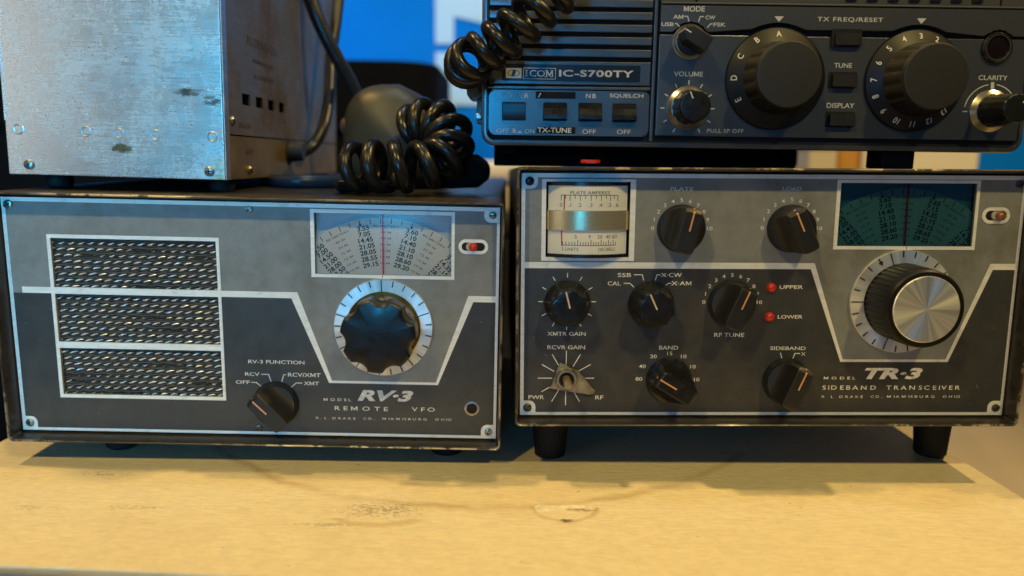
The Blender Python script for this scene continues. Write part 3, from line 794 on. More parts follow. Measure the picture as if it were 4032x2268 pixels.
# curved drum meter
mt = trim_frame(offB, (-118.7, -71.0, 18.9, 60.4), holesB[0], B, name='meter_frame')
recess(offB, holesB[0], 12, mt, 'meter_well')
mcu, mr = -95.1, 33.0
def drum(r, v0, v1, hwid, seg=28):
    b = MB(offB); a = math.asin(hwid / r)
    def arc(rad): return [(mcu + rad * math.sin(-a + 2 * a * i / seg), rad * math.cos(-a + 2 * a * i / seg) - 28.2) for i in range(seg + 1)]
    o, i_ = arc(r), arc(r - 1.2)
    prof = [(u, d) for u, d in o] + [(u, d) for u, d in i_[::-1]]
    b.loft([[(u, v0, d) for u, d in prof], [(u, v1, d) for u, d in prof]]); return b
drum(mr, 44.7, 57.2, 20.2).build('upper_scale', M_meterface, mt, smooth=30)
drum(mr, 22.6, 34.9, 20.2).build('lower_scale', M_meterface, mt, smooth=30)
drum(mr + 1.4, 34.95, 44.6, 20.9).build('brass_band', M_meterbrass, mt, smooth=30)
drum(mr - 2.5, 21.0, 59.0, 20.8).build('meter_drum', M_deep, mt, smooth=30)
for vv0, vv1 in ((57.3, 59.0), (20.9, 22.5)):
    drum(mr + .6, vv0, vv1, 20.6).build('meter_cap', M_black, mt, smooth=30)
def mw(u, v, d):
    x = max(-30, min(30, (u - mcu))); return (u, v, math.sqrt(mr * mr - x * x) - 28.2 + d)
b = MB(offB)
def mline(p0, p1, w):
    pts = [(p0[0] + (p1[0] - p0[0]) * k / 12, p0[1] + (p1[1] - p0[1]) * k / 12) for k in range(13)]
    dx, dy = p1[0] - p0[0], p1[1] - p0[1]; l = math.hypot(dx, dy); nx, ny = -dy / l * w / 2, dx / l * w / 2
    up = [b.P(*mw(x + nx, y + ny, .08)) for x, y in pts]; dn = [b.P(*mw(x - nx, y - ny, .08)) for x, y in pts]
    for i in range(12): b.face([up[i], up[i + 1], dn[i + 1], dn[i]])
b.text('PLATE AMPERES', -94.6, 53.7, 1.75, 20.0, .08, warp=mw, bold=.004)
mline((-109.2, 52.4), (-80.2, 52.4), .32)
for k, u in enumerate([-109, -106.9, -104.7, -102.2, -99.6, -97.0, -94.2, -91.6, -89.0, -86.4, -84.2, -82.2, -80.3]): mline((u, 52.3), (u, 49.6 if k % 2 == 0 else 50.6), .34)
for s_, u in zip(('0', '.1', '.2', '.3', '.4', '.5', '.6'), (-109, -104.8, -100, -94.4, -89.4, -84.6, -80.9)): b.text(s_, u, 47.6, 2.0, None, .08, warp=mw)
mline((-108.2, 27.2), (-81, 27.2), .32)
for k in range(21):
    u = -108 + 27 * (k / 20) ** .93; mline((u, 27.3), (u, 30.1 if k in (5, 10, 14, 17, 19) else 29.0), .34)
for s_, u in zip(('5', '9', '20', '40', '60'), (-101.6, -94.6, -89.4, -85.0, -81.6)): b.text(s_, u, 31.6, 1.9, None, .08, warp=mw)
b.text('S UNITS', -104.3, 25.2, 1.7, 8.2, .08, warp=mw); b.text('DECIBELS', -85.6, 25.2, 1.7, 9.0, .08, warp=mw)
b.build('meter_print', M_inkdim, mt, recalc=False)
b = MB(offB); mline((-107.4, 52.7), (-107.5, 45.0), .6); mline((-108.6, 34.7), (-108.4, 26.6), .6); b.build('meter_needle', mat('meter_red', (0.35, 0.05, 0.04), 0.5), mt, recalc=False)
# knobs
bar_knob(B, offB, -47.4, 35.8, 13, label='black pointer knob below the word PLATE')
bar_knob(B, offB, 9.0, 36.0, -25, label='black pointer knob below the word LOAD')
bar_knob(B, offB, -19.7, -2.9, 23, label='black pointer knob above the words RF TUNE')
bar_knob(B, offB, -50.7, -44.0, -59, R0=11.2, m=M_black, label='glossy black pointer knob below the word BAND')
bar_knob(B, offB, 11.3, -44.3, 22, label='black pointer knob below the word SIDEBAND')
fluted_knob(B, offB, -105.0, -3.0, -14, label='fluted black knob above the words XMTR GAIN')
fluted_knob(B, offB, -61.6, -3.5, -25, label='fluted black knob below the word SSB')
dial_ring(B, offB, 68.7, -1.6, 20.0, 27.0, -90, arrow=-32.4)
b = MB(offB)
kn = lambda r, th, d: r * (1 - .022 * (1 if math.sin(44 * th) > 0 else 0))
b.lathe(68.9, -1.6, [(20.0, .5), (20.2, 3), (19.8, 20.0)], 352, fn=kn, cap1=False)
b.lathe(68.9, -1.6, [(19.5, 19.5), (19.7, 20.4), (19.4, 23.4), (18.6, 24.5), (17.0, 24.7), (16.8, 24.1), (2, 24.1)], 96)
mk = b.build('tuning_knob', mat('knurled_black_plastic', (0.008, 0.007, 0.006), 0.42, spec=0.3), B, smooth=25)
b = MB((0, 0)); b.lathe(0, 0, [(16.6, 23.6), (16.6, 24.6), (16.2, 24.9), (.2, 24.95)], 96)
cap = b.build('knob_cap', M_spun, mk, smooth=30); cap.location = ((68.9 - offB[0]) * .001, 0, (-1.6 - offB[1]) * .001)
# bare gain shaft with its pointer plate
b = MB(offB); b.prism([(-108.3, -34.4), (-98.5, -38.9), (-89.6, -49.4), (-90.0, -51.2), (-92.4, -51.8), (-113.6, -48.4)][::-1], .9, 2.0, .25, 1)
pp = b.build('pointer_plate', mat('tarnished_steel', (0.34, 0.27, 0.16), 0.42, 0.8, var=0.55, vscale=140, rvar=.1), B)
b = MB(offB); b.annulus(-104.9, -43.1, [(3.6, 1.9), (6.2, 1.9), (5.9, 3.0), (5.0, 4.4), (4.2, 4.4), (3.7, 3.4)], 40); b.build('bushing', mat('worn_bushing', (0.55, 0.50, 0.40), 0.35, 0.9, var=.2), pp, smooth=35)
b = MB(offB); b.lathe(-104.9, -43.1, [(3.6, 1.8), (3.6, 2.2)], 24); b.build('bushing_bore', M_deep, pp)
b = MB(offB); b.lathe(-104.9, -43.1, [(2.1, 1.9), (2.1, 15.4), (1.7, 15.9), (.2, 15.9)], 24, fn=lambda r, th, d: r * (1 if math.sin(th) < .45 or d < 6 else .45 / max(.45, math.sin(th)))); b.build('control_shaft', mat('brass_shaft', (0.55, 0.45, 0.28), 0.35, 0.7), pp, smooth=30)
for v, n_ in ((5.4, 'UPPER'), (-10.1, 'LOWER')):
    b = MB(offB); b.lathe(.9, v, [(2.55, .05), (2.5, .8), (2.0, 1.7), (1.1, 2.2), (.2, 2.35)], 28); b.build('indicator_lamp', M_red, B, smooth=50, label='round red lamp left of the word ' + n_)
screw(B, offB, -124.9, 59.3, r=2.3, ang=-1.1, d=.16, m=M_black)
screw(B, offB, -125.0, -59.1, r=2.2, ang=.9, d=.16, m=M_darkscrew)
screw(B, offB, 125.3, 59.0, r=2.1, ang=.4, d=.1, m=M_darkscrew)
screw(B, offB, 125.1, -59.2, r=2.1, ang=.4, d=.16, m=M_darkscrew)
screw(B, offB, 114.3, -47.3, r=.9, ang=.6, d=.06, dome=.4)
# lettering
b = MB(offB); D = .1; u_nums = list(range(11))
def numarc(cu, cv, r):
    for k in range(11):
        a = R(-90 + 18 * k); b.text(str(k), cu + r * math.sin(a) - (0 if k < 10 else -.6), cv + r * math.cos(a), 1.95, None, D, stretch=1.3, bold=.004)
M_cr = mat('cream_print', (0.90, 0.86, 0.76), 0.5, var=.25, vscale=500)
def flush(name):
    global b
    b.build(name, M_cr, panB); b = MB(offB)
numarc(-47.5, 35.8, 14.4); flush('knob_scale'); numarc(8.9, 36.2, 14.5); flush('knob_scale'); numarc(-19.7, -2.4, 14.2); flush('knob_scale')
b.text('PLATE', -47.6, 55.8, 1.9, 11.7, D, bold=.006); flush('lettering'); b.text('LOAD', 8.6, 56.2, 1.9, 9.7, D, bold=.006); flush('lettering')
b.text('XMTR GAIN', -105, -19.4, 2.1, 20, D, bold=.006); b.text('RCVR GAIN', -105, -26.6, 2.1, 19.7, D, bold=.006)
flush('lettering'); b.text('SSB', -75.6, 11.6, 2.1, 7, D, bold=.008); b.text('CAL', -80.8, 7.2, 2.1, 6.7, D, bold=.008)
b.text('X·CW', -51.3, 11.7, 2.1, 10.8, D, bold=.008); b.text('X·AM', -46.0, 7.4, 2.1, 10.4, D, bold=.008)
for p in ([(-75.9, 7.3), (-72.7, 7.3), (-70.5, 5.3)], [(-70.7, 11.8), (-66.4, 11.8), (-65.6, 8.8)], [(-56.9, 11.8), (-58.8, 11.8), (-59.6, 8.9)], [(-51.3, 7.4), (-52.7, 7.4), (-54, 6.4)]): b.stroke(p, .45, D - .03, D + .02)
flush('switch_lettering')
for k in range(12):
    a = R(30 * k); b.stroke([(-105 + 12.6 * math.sin(a), -2.4 + 12.6 * math.cos(a)), (-105 + 15 * math.sin(a), -2.4 + 15 * math.cos(a))], .42, D - .03, D + .02)
for k in range(12):
    if k == 4: continue
    a = R(30 * k); b.stroke([(-104.9 + 7.2 * math.sin(a), -43.2 + 7.2 * math.cos(a)), (-104.9 + 14.8 * math.sin(a), -43.2 + 14.8 * math.cos(a))], .42, D - .03, D + .02)
flush('gain_ticks'); b.text('PWR', -120.4, -53.6, 2.1, 8.2, D, bold=.006); b.text('RF', -87.1, -53.7, 2.1, 4.3, D, bold=.006)
flush('lettering'); b.text('RF TUNE', -19.8, -19.8, 2.1, 15.8, D, bold=.006); flush('lettering'); b.text('BAND', -51.3, -26.7, 2.1, 10, D, bold=.006)
for s_, u, v in (('15', -50.6, -29.8), ('10', -43.2, -31.4), ('10', -38.1, -36.9), ('10', -35.8, -43.9), ('20', -59.1, -31.4), ('40', -64.8, -36.8), ('80', -66.4, -43.6)): b.text(s_, u, v, 1.95, None, D, stretch=1.35, bold=.004)
flush('band_lettering'); b.text('UPPER', 11.3, 5.6, 1.9, 12.2, D, bold=.01); b.text('LOWER', 11.7, -10.1, 1.9, 13, D, bold=.01)
flush('lamp_lettering'); b.text('SIDEBAND', 11.6, -26.9, 1.9, 18.7, D, bold=.006); b.text('X', 19.9, -30, 1.8, 2.3, D, bold=.006)
b.stroke([(7.8, -29.4), (8.8, -32.8)], .45, D - .03, D + .02); b.stroke([(18.2, -29.7), (15.4, -29.7), (14.4, -32.8)], .45, D - .03, D + .02)
flush('lettering'); b.text('TR·3', 68.6, -40.5, 6.2, 31, D, bold=.045, shear=.28)
b.text('MODEL', 40.1, -43, 1.5, 16.8, D, bold=.01, space=1.5)
b.text('SIDEBAND', 45.6, -48.2, 2.3, 28.6, D, bold=.006, space=1.4); b.text('TRANSCEIVER', 85.2, -48.2, 2.3, 39.5, D, bold=.006, space=1.4)
b.text('R  L  DRAKE', 42.3, -53.2, 1.3, 22.0, D, space=1.5); b.text('CO..', 60.8, -53.2, 1.3, 6.5, D, space=1.4)
b.text('MIAMISBURG', 79.0, -53.1, 1.3, 25.5, D, space=1.5); b.text('OHIO', 100.8, -53.1, 1.3, 9.2, D, space=1.5)
b.build('model_lettering', M_cr, panB)
for u, d, h in ((-111, -27, FOOT_B), (109.5, -29, FOOT_B), (-111, -310, FOOT_B - 4.6), (109.5, -310, FOOT_B - 4.6)):
    b = MB(offB); z0 = -66.7 - h
    ring = lambda r, v: [(u + r * math.cos(2 * PI * i / 32), v, d + r * math.sin(2 * PI * i / 32)) for i in range(32)]
    b.loft([ring(7.6, z0 + .3), ring(8.6, z0 + 1.4), ring(10.2, -74), ring(10.4, -73), ring(11.2, -72.6), ring(11.4, -66.7)]); b.build('foot', M_rubber, B, smooth=30)

# ------------------------------------------------------------------ marine transceiver on top (coordinates: world x and z in mm)
IX, IZ = 128.3, 162.8
offI = (IX, IZ)
I = thing('marine_transceiver', 'dark blue grey marine transceiver with two big numbered dials, top of the right stack', 'radio', (IX * .001, 0.415, IZ * .001))
b = MB(offI)
def RI(x, d, r): return rr(-17.8 + x, 274.4 - x, 172.5 + x, 292 - x, r, d)
b.loft([RI(3, -250, 6), RI(3, -14, 6), RI(0, -13, 7), RI(0, -1.2, 7), RI(.4, -.3, 6.8), RI(1.2, 0, 6.4), RI(2.6, 0, 5.0), RI(2.9, -.4, 4.8), RI(3.0, -2.6, 4.8)], True, True)
body = b.build('body', M_crackle, I, smooth=35)
b = MB(offI)
b.box(-14.6, 271.2, 175.7, 289, -2.55, -2.3); b.build('groove_backing', M_deep, body)
def ipanel(name, rects, d1=.2, bev=.5, parent=I, m=None, r=None):
    b = MB(offI)
    for q in rects:
        if r: b.prism(rr2(*q, r), -2.3, d1, bev)
        else: b.box(*q, -2.3, d1, bev)
    return b.build(name, m or M_crackle, parent, smooth=35)
ipanel('divider_rail', [(72.9, 74.7, 176.0, 288)], 0, .3)
ipanel('divider_rail', [(-14.4, 72.3, 202.5, 204.1)], -.4, .3)
slats = []
for k in range(-7, 4):
    zb = 219.4 + 6.42 * (3 - k) - 12.84 if False else None
zs = [(214.9, 217.0)]
for k in range(11): slats.append((-13.9, 72.0, 219.4 + 6.33 * k, 223.4 + 6.33 * k))
sg = ipanel('speaker_slats', slats, .1, .45)
np_ = ipanel('nameplate_panel', [(-13.9, 72.0, 204.9, 217.0)], .2, .5)
sp_ = ipanel('switch_panel', [(-13.9, 72.0, 178.3, 201.9)], .2, .5, r=3)
lp = ipanel('control_panel', [(75.9, 271.0, 179.0, 231.4)], .1, .5)
# upper panel stands proud, with a half-moon scoop over each dial
dl, dr, dcv = 138.0, 211.9, 209.4
pts = [(75.9, 232.6)]
def hood(cu, rad):
    out = []
    for k in range(13):
        a = R(-58 + 116 * k / 12); p = (cu + rad * math.sin(a), dcv + rad * math.cos(a))
        if p[1] > 232.7: out.append(p)
    return out
pts += [(82.6, 232.6)] + [(91.8 + 10.2 * math.sin(R(a)), 227.8 + 10.2 * math.cos(R(a))) for a in range(-60, 61, 10)] + [(101, 232.6)]
pts += hood(dl, 28.6) + hood(dr, 28.6)
pts += [(246.0, 232.6)] + [(253.9 + 9.2 * math.sin(R(a)), 227.0 + 9.2 * math.cos(R(a))) for a in range(-50, 51, 10)] + [(262, 232.6)]
pts += [(271.0, 232.6), (271.0, 246.4), (75.9, 246.4)]
b = MB(offI); b.prism(pts, -2.3, 1.6, .5); up = b.build('upper_panel', M_crackle, I, smooth=35)
b = MB(offI); b.box(75.9, 271, 246.6, 247.4, -2.3, 2.4, .2); b.build('ledge', mat('bright_ledge', (0.10, 0.10, 0.10), 0.35), up)
ipanel('keypad_panel', [(75.9, 94, 247.8, 289), (95, 253.2, 247.8, 289), (254.2, 271, 247.8, 289)], .4, .3, up, mat('keypad_grey', (0.06, 0.062, 0.062), 0.5))
for row in range(2):
    for k in range(7):
        u = 172.2 + 11.0 * k; b = MB(offI); b.box(u, u + 5.6, 249.3 + 10 * row, 256 + 10 * row, .3, 1.5, .4); b.build('key', M_black, up, smooth=35)
b = MB(offI); b.box(100, 160, 256, 284, .3, .8, .2); b.build('display_window', M_black, up)
# nameplate
b = MB(offI); b.prism(rr2(-7.1, 66.5, 206.7, 215.2, .6), .2, .7, .15, 1); npl = b.build('nameplate', mat('nameplate_black', (0.008, 0.009, 0.012), 0.35, spec=0.4), np_)
b = MB(offI)
b.prism([(-4.9, 207.9), (3.4, 207.9), (3.4, 213.1), (-4.9, 213.1)], .7, .78)
b.text('IC-S700TY', 43.1, 210.8, 3.6, 39.6, .82, bold=.03, space=1.1)
for p in ([(4.4, 207.7), (21.5, 207.7)], [(21.5, 213.2), (4.4, 213.2)], [(4.4, 213.35), (4.4, 207.55)], [(21.5, 207.55), (21.5, 213.35)]): b.stroke(p, .3, .72, .8 if p[0][0] == p[1][0] else .81)
b.text('COM', 13.9, 210.5, 3.4, 12.4, .82, bold=.006); b.box(5.6, 6.35, 208.8, 212.2, .72, .83)
for u, v in ((5.98, 208.9), (5.98, 212.1), (16.4, 208.9), (19.4, 208.9), (16.4, 212.1), (19.4, 212.1)): b.box(u - .85, u + .85, v - .13, v + .13, .72, .835 if u > 7 else .84)
b.build('nameplate_print', mat('silver_print', (0.62, 0.62, 0.60), 0.4), npl)
b = MB(offI)
el = [(-.75 + 3.2 * math.cos(2 * PI * k / 28), 210.5 + 1.75 * math.sin(2 * PI * k / 28)) for k in range(28)]
el2 = [(-.75 + 2.85 * math.cos(2 * PI * k / 28), 210.5 + 1.45 * math.sin(2 * PI * k / 28)) for k in range(28)]
b.loft([[(*p, .79) for p in el], [(*p, .83) for p in el], [(*p, .83) for p in el2], [(*p, .79) for p in el2], [(*p, .79) for p in el]], False, False)
b.prism([(-2.1, 209.0), (-.3, 209.0), (.6, 212.0), (-1.2, 212.0)], .79, .85); b.build('emblem', mat('emblem_blue', (0.02, 0.04, 0.07), 0.4), npl)
# switches
for k, (u0, kind) in enumerate(((-7.8, 'power'), (14.2, 'rock'), (33.0, 'rock'), (51.3, 'rock'))):
    u1 = u0 + 15
    o = rr2(u0, u1, 184.8, 196.7, 1.2); i = rr2(u0 + 1.1, u1 - 1.1, 185.9, 195.6, .6)
    b = MB(offI); b.loft([[(*p, .15) for p in o], [(*p, .5) for p in o], [(*p, .5) for p in i], [(*p, .15) for p in i]], False, False)
    fr = b.build('switch_frame', M_crackle, I, smooth=30, label=('switch frame below the word POWER', 'switch frame above the label TX-TUNE', 'switch frame below the letters NB', 'switch frame below the word SQUELCH')[k])
    b = MB(offI); b.prism(i, .12, .24); b.build('switch_well', M_deep, fr)
    b = MB(offI); a0, a1 = u0 + 1.5, u1 - 1.3
    if kind == 'power':
        prof = [(186.1, .2), (186.1, 1.6), (187.2, 2.1), (191, 2.3), (194.6, 2.1), (195.4, 1.6), (195.4, .2)]
    else:
        prof = [(186.4, .2), (186.4, 3.2), (187.0, 4.0), (189.0, 4.0), (189.4, 3.6), (189.6, 2.2), (192.6, 1.5), (193.0, .2)]
    b.loft([[(a0, v, d) for v, d in prof], [(a1, v, d) for v, d in prof]]); b.build('switch_cap', M_black if kind == 'rock' else mat('glare_blue_cap', (0.012, 0.016, 0.024), 0.3), fr, smooth=25)  # the power cap's blue glare is put into its colour
b = MB(offI); b.box(11.2, 32.5, 197.6, 201.2, .2, .32); b.box(11.9, 32.9, 179.3, 182.8, .2, .32); tp = b.build('label_tape', mat('black_label_tape', (0.010, 0.008, 0.008), 0.55, spec=0.2), sp_)
b = MB(offI); b.text('TX-TUNE', 21.6, 181.1, 2.7, 18.4, .36, bold=.02); b.stroke([(12.7, 198.3), (13.9, 200.4)], .5, .33, .38); b.build('tape_print', M_print, tp)
b = MB(offI)
b.text('POWER', .5, 198.9, 2.5, 13.8, .24); b.text('OFF', -6.2, 180.5, 2.3, 6.9, .24); b.text('ON', 8.2, 180.4, 2.3, 5, .24)
b.prism([(-1.3, 179.3), (1.2, 179.3), (1.2, 179.8), (.6, 179.8), (.6, 181.6), (-.9, 181.6), (-.9, 179.8), (-1.3, 179.8)][::1], .205, .24); b.prism([(1.6, 179.3), (4.1, 179.3), (4.1, 179.8), (3.6, 179.8), (3.6, 180.5), (2.1, 180.5), (2.1, 179.8), (1.6, 179.8)], .205, .24)
b.build('worn_lettering', M_printdim, sp_)
M_pi = mat('white_panel_print', (0.66, 0.67, 0.66), 0.5)
b = MB(offI)
b.text('NB', 40.7, 199.3, 2.4, 5.4, .24, bold=.014, space=1.15); b.text('SQUELCH', 59.7, 199.5, 2.4, 18, .24, bold=.014)
b.text('OFF', 40.3, 180.6, 2.4, 7.3, .24); b.text('OFF', 59, 180.7, 2.4, 7.4, .24)
b.build('switch_lettering', M_pi, sp_)
b = MB(offI); D = 1.64
b.text('MODE', 93.2, 244.2, 2.8, 11, D, bold=.02); b.text('AM', 85, 240.1, 2.0, 5.3, D, bold=.02); b.text('CW', 101.8, 240, 2.0, 5.2, D, bold=.02)
b.text('USB', 79.6, 236.3, 2.0, 6.4, D, bold=.02); b.text('FSK', 106.9, 236.5, 2.0, 6.5, D, bold=.02)
MODE_ = b; b = MB(offI); b.text('TX FREQ/RESET', 175.1, 239.8, 2.6, 34.4, D, bold=.01, space=1.12)
for p in ([(88, 240.4), (89.9, 240.4), (90.7, 237.9)], [(95.7, 237.7), (96.5, 240.4), (98.4, 240.4)], [(83.4, 236.7), (84.5, 236.7), (85.8, 235.1)], [(100.5, 234.9), (102.1, 236.8), (103.2, 236.8)]): MODE_.stroke(p, .55, D - .03, D + .03)
b.build('frequency_lettering', M_pi, up); b = MODE_
for cu in (137.8, 212.4):
    b_ = MB(offI); b_.prism([(cu, 238.3), (cu + 2.5, 241.1), (cu - 2.5, 241.1)], 1.6, D); b_.build('index_triangle', M_pi, up)
b.build('mode_lettering', M_pi, up)
b = MB(offI); D = .14
b.text('VOLUME', 92.2, 211.4, 2.5, 15.4, D, bold=.008); V_ = b; b = MB(offI); b.text('TUNE', 174, 216.9, 2.5, 9.5, D, bold=.008); b.text('DISPLAY', 174.4, 196.2, 2.6, 14.8, D, bold=.008)
b.build('button_lettering', M_pi, lp); CL_ = MB(offI); b = V_; CL_.text('CLARITY', 254.2, 211.7, 2.5, 15.4, D, bold=.008); b.text('PULL SP OFF', 113.6, 182, 2.1, 19.6, D, bold=.002, space=1.12)
for k in range(11):
    a = R(-150 + 30 * k); b.stroke([(92.7 + 12.4 * math.sin(a), 193.6 + 12.4 * math.cos(a)), (92.7 + 14.6 * math.sin(a), 193.6 + 14.6 * math.cos(a))], .55, D - .03, D + .02)
b.build('volume_lettering', M_pi, lp); b = CL_
b.stroke([(254.3, 209.4), (254.5, 206)], 1.8, D - .03, D + .02)
arc = lambda a0, a1: [(254.6 + 13.9 * math.sin(R(a0 + (a1 - a0) * k / 10)), 194.4 + 13.9 * math.cos(R(a0 + (a1 - a0) * k / 10))) for k in range(11)]
b.stroke(arc(-82, -10), .5, D - .03, D + .02); b.stroke(arc(8, 48), .5, D - .03, D + .02); b.stroke([(240, 194), (242.5, 194)], .5, D - .03, D + .02)
b.build('clarity_lettering', M_pi, lp)
# knobs
def ring_knob(cu, cv, R0, R1, H, ang, label):
    b = MB(offI); b.annulus(cu, cv, [(R1 - 1, .1), (R0, .1), (R0, .9), (R0 - .5, 1.3), (R1 + .2, 3.0), (R1 - 1, 3.0)], 64)
    rg = b.build('knob_collar', mat('satin_metal_collar', (0.74, 0.68, 0.56), 0.30, 1.0), I, smooth=25, label=label)
    return rg
c1 = ring_knob(92.8, 193.8, 11.4, 9.2, 18, -12, 'metal collar of the knob below the word VOLUME')
def flute_cyl(parent, cu, cv, R0, R1, H, ang, n=14, curve=True):
    b = MB(offI); fn = lambda r, th, d: r * (1 - .035 * (0.5 - 0.5 * math.cos(n * th)) ** 2) if d < H - .6 else r
    b.lathe(cu, cv, [(R0, .4), (R0, 4), (R1 + .2, H - 3), (R1, H - .9), (R1 - .4, H - .3), (R1 - 1.1, H), (.3, H)], 112, fn=fn)
    k = b.build('knob', M_black, parent, smooth=35)
    a = R(ang); b = MB(offI); b.stroke([(cu + math.sin(a) * R1 * .48, cv + math.cos(a) * R1 * .48), (cu + math.sin(a) * R1 * .93, cv + math.cos(a) * R1 * .93)], .7, H - .3, H + .1)
    b.build('pointer_mark', M_pi, parent)
flute_cyl(c1, 92.8, 193.8, 9.2, 8.2, 18, -24)
c2 = ring_knob(254.5, 194.4, 11.0, 8.6, 20, 0, 'metal collar of the knob below the word CLARITY')
flute_cyl(c2, 254.5, 194.4, 8.6, 7.4, 23, 40)
c3 = ring_knob(91.9, 227.8, 9.0, 7.6, 3, 0, 'metal collar of the knob below the word MODE')
b = MB(offI); b.lathe(91.9, 227.8, [(7.6, .4), (7.4, 5.0), (6.8, 5.6), (.3, 5.6)], 48)
a = R(-60); e = (math.sin(a), math.cos(a)); f = (math.cos(a), -math.sin(a))
bw, bl = 4.0, 7.4
def kp(s_, t_): return (91.9 + e[0] * s_ + f[0] * t_, 227.8 + e[1] * s_ + f[1] * t_)
b.prism([kp(-bl, -bw), kp(bl - 3, -bw), kp(bl, -1.4), kp(bl, 1.4), kp(bl - 3, bw), kp(-bl, bw)], 5.0, 18, .7, 2)
k3 = b.build('knob', M_satin, c3, smooth=30)
b = MB(offI); b.stroke([kp(bl - 3.6, 0), kp(bl - .4, 0)], .6, 17.6, 18.15); b.stroke([kp(bl - .1, -.01), kp(bl + .15, 0)], .6, 6, 17.8); b.build('pointer_mark', M_pi, c3)
def big_dial(cu, marks, label):
    b = MB(offI); b.lathe(cu, dcv, [(26.4, .2), (26.4, 1.4), (25.9, 2.2), (19.0, 5.2), (18, 5.2)], 96)
    sk = b.build('dial_skirt', mat('gloss_black_skirt', (0.010, 0.010, 0.011), 0.40, spec=0.35), I, smooth=30, label=label)
    b = MB(offI); fn = lambda r, th, d: r * (1 - .045 * (0.5 - 0.5 * math.cos(16 * th)) ** 2) if 5 < d < 20.5 else r
    b.lathe(cu, dcv, [(18.6, 4.8), (18.4, 6), (17.0, 18), (16.7, 20), (16.7, 20.8), (16.4, 21.2)], 160, fn=fn, cap1=False)
    b.lathe(cu, dcv, [(16.5, 20.6), (16.6, 22.0), (16.2, 22.8), (15.4, 23.1), (.3, 23.1)], 80)
    b.build('dial_knob', mat('olive_black_cap', (0.022, 0.021, 0.017), 0.5, bump=.1, bscale=1500), sk, smooth=35)
    b = MB(offI); tilt = (5.2 - 2.2) / (25.9 - 19.0)
    for s_, ang in marks:
        def wp(u, v, d): return (u, v, 2.2 + (25.9 - math.hypot(u - cu, v - dcv)) * tilt + .12)
        b.radial(s_, cu, dcv, ang, 22.6, 3.0, bold=.014, stretch=.95, warp=wp)
    b.build('dial_figures', M_pi, sk)
big_dial(dl, [('A', -1), ('B', -31), ('C', -61), ('D', -90), ('E', -120)], 'black dial lettered A to D')
big_dial(dr, [(str(n_), -22.5 * (n_ - 3)) for n_ in range(1, 17)], 'black dial numbered 1 to 16')
for u0, u1, v0, v1 in ((166.2, 182.0, 226.2, 235.2), (166.5, 181.8, 205.0, 213.6), (166.7, 182.6, 184.7, 193.0)):
    b = MB(offI); b.prism(rr2(u0, u1, v0, v1, 1.0), .08, 1.7 if v0 > 220 else .16); w = b.build('button_well', M_deep, I)
    b = MB(offI); b.prism(rr2(u0 + 1.6, u1 - .8, v0 + .8, v1 - (2.2 if v0 > 220 else 1.4), .6), .1, 3.2, .5); b.build('button_cap', M_satin, w, smooth=35)
b = MB(offI); b.annulus(253.9, 227, [(5.9, .1), (8.0, .1), (8.0, 1.6), (7.2, 2.4), (6.4, 2.2), (5.9, 1.0)], 56); sb = b.build('sensor_rim', M_black, I, smooth=30)
b = MB(offI); b.annulus(253.9, 227, [(6.25, 1.6), (6.55, 1.6), (6.5, 2.35), (6.3, 2.35)], 56); b.build('rim_line', mat('grey_ring', (.22, .22, .22), .3, .5), sb, smooth=30)
b = MB(offI); b.lathe(253.9, 227, [(6.0, .1), (6.0, .9), (5.4, 1.3), (.3, 1.6)], 48); b.build('sensor_lens', mat('smoked_lens', (0.012, 0.006, 0.005), 0.12), sb, smooth=40)
# base, feet, left mounting bracket
b = MB(offI); b.box(-12, 170, 161.4, 174.5, -230, -46, 1); b.box(-10, 2, 168.5, 175, -44, -16, .5); b.build('mounting_base', M_base, I)
b = MB(offI); b.box(206, 224.5, 162.9, 175.2, -34, -14, 1.2); b.build('foot', M_rubber, I)
b = MB(offI); b.box(206, 224.5, 162.9, 175.2, -210, -190, 1.2); b.build('foot', M_rubber, I)
b = MB(offI)
b.prism(rr2(-27, -17, 198.5, 214, 3.5), -44, -20, 1.0); b.box(-21.5, -17.2, 185, 199.5, -40, -24, .8)
br = b.build('bracket_arm', mat('bracket_blue_lit', (0.03, 0.035, 0.045), 0.35), I, smooth=35)  # blue light on the bracket is put into its colour
b = MB(offI); b.lathe(-20.3, 189, [(2.0, -24.1), (2.0, -23), (1.2, -22.5)], 20); b.build('bracket_screw', M_screw, br, smooth=40)

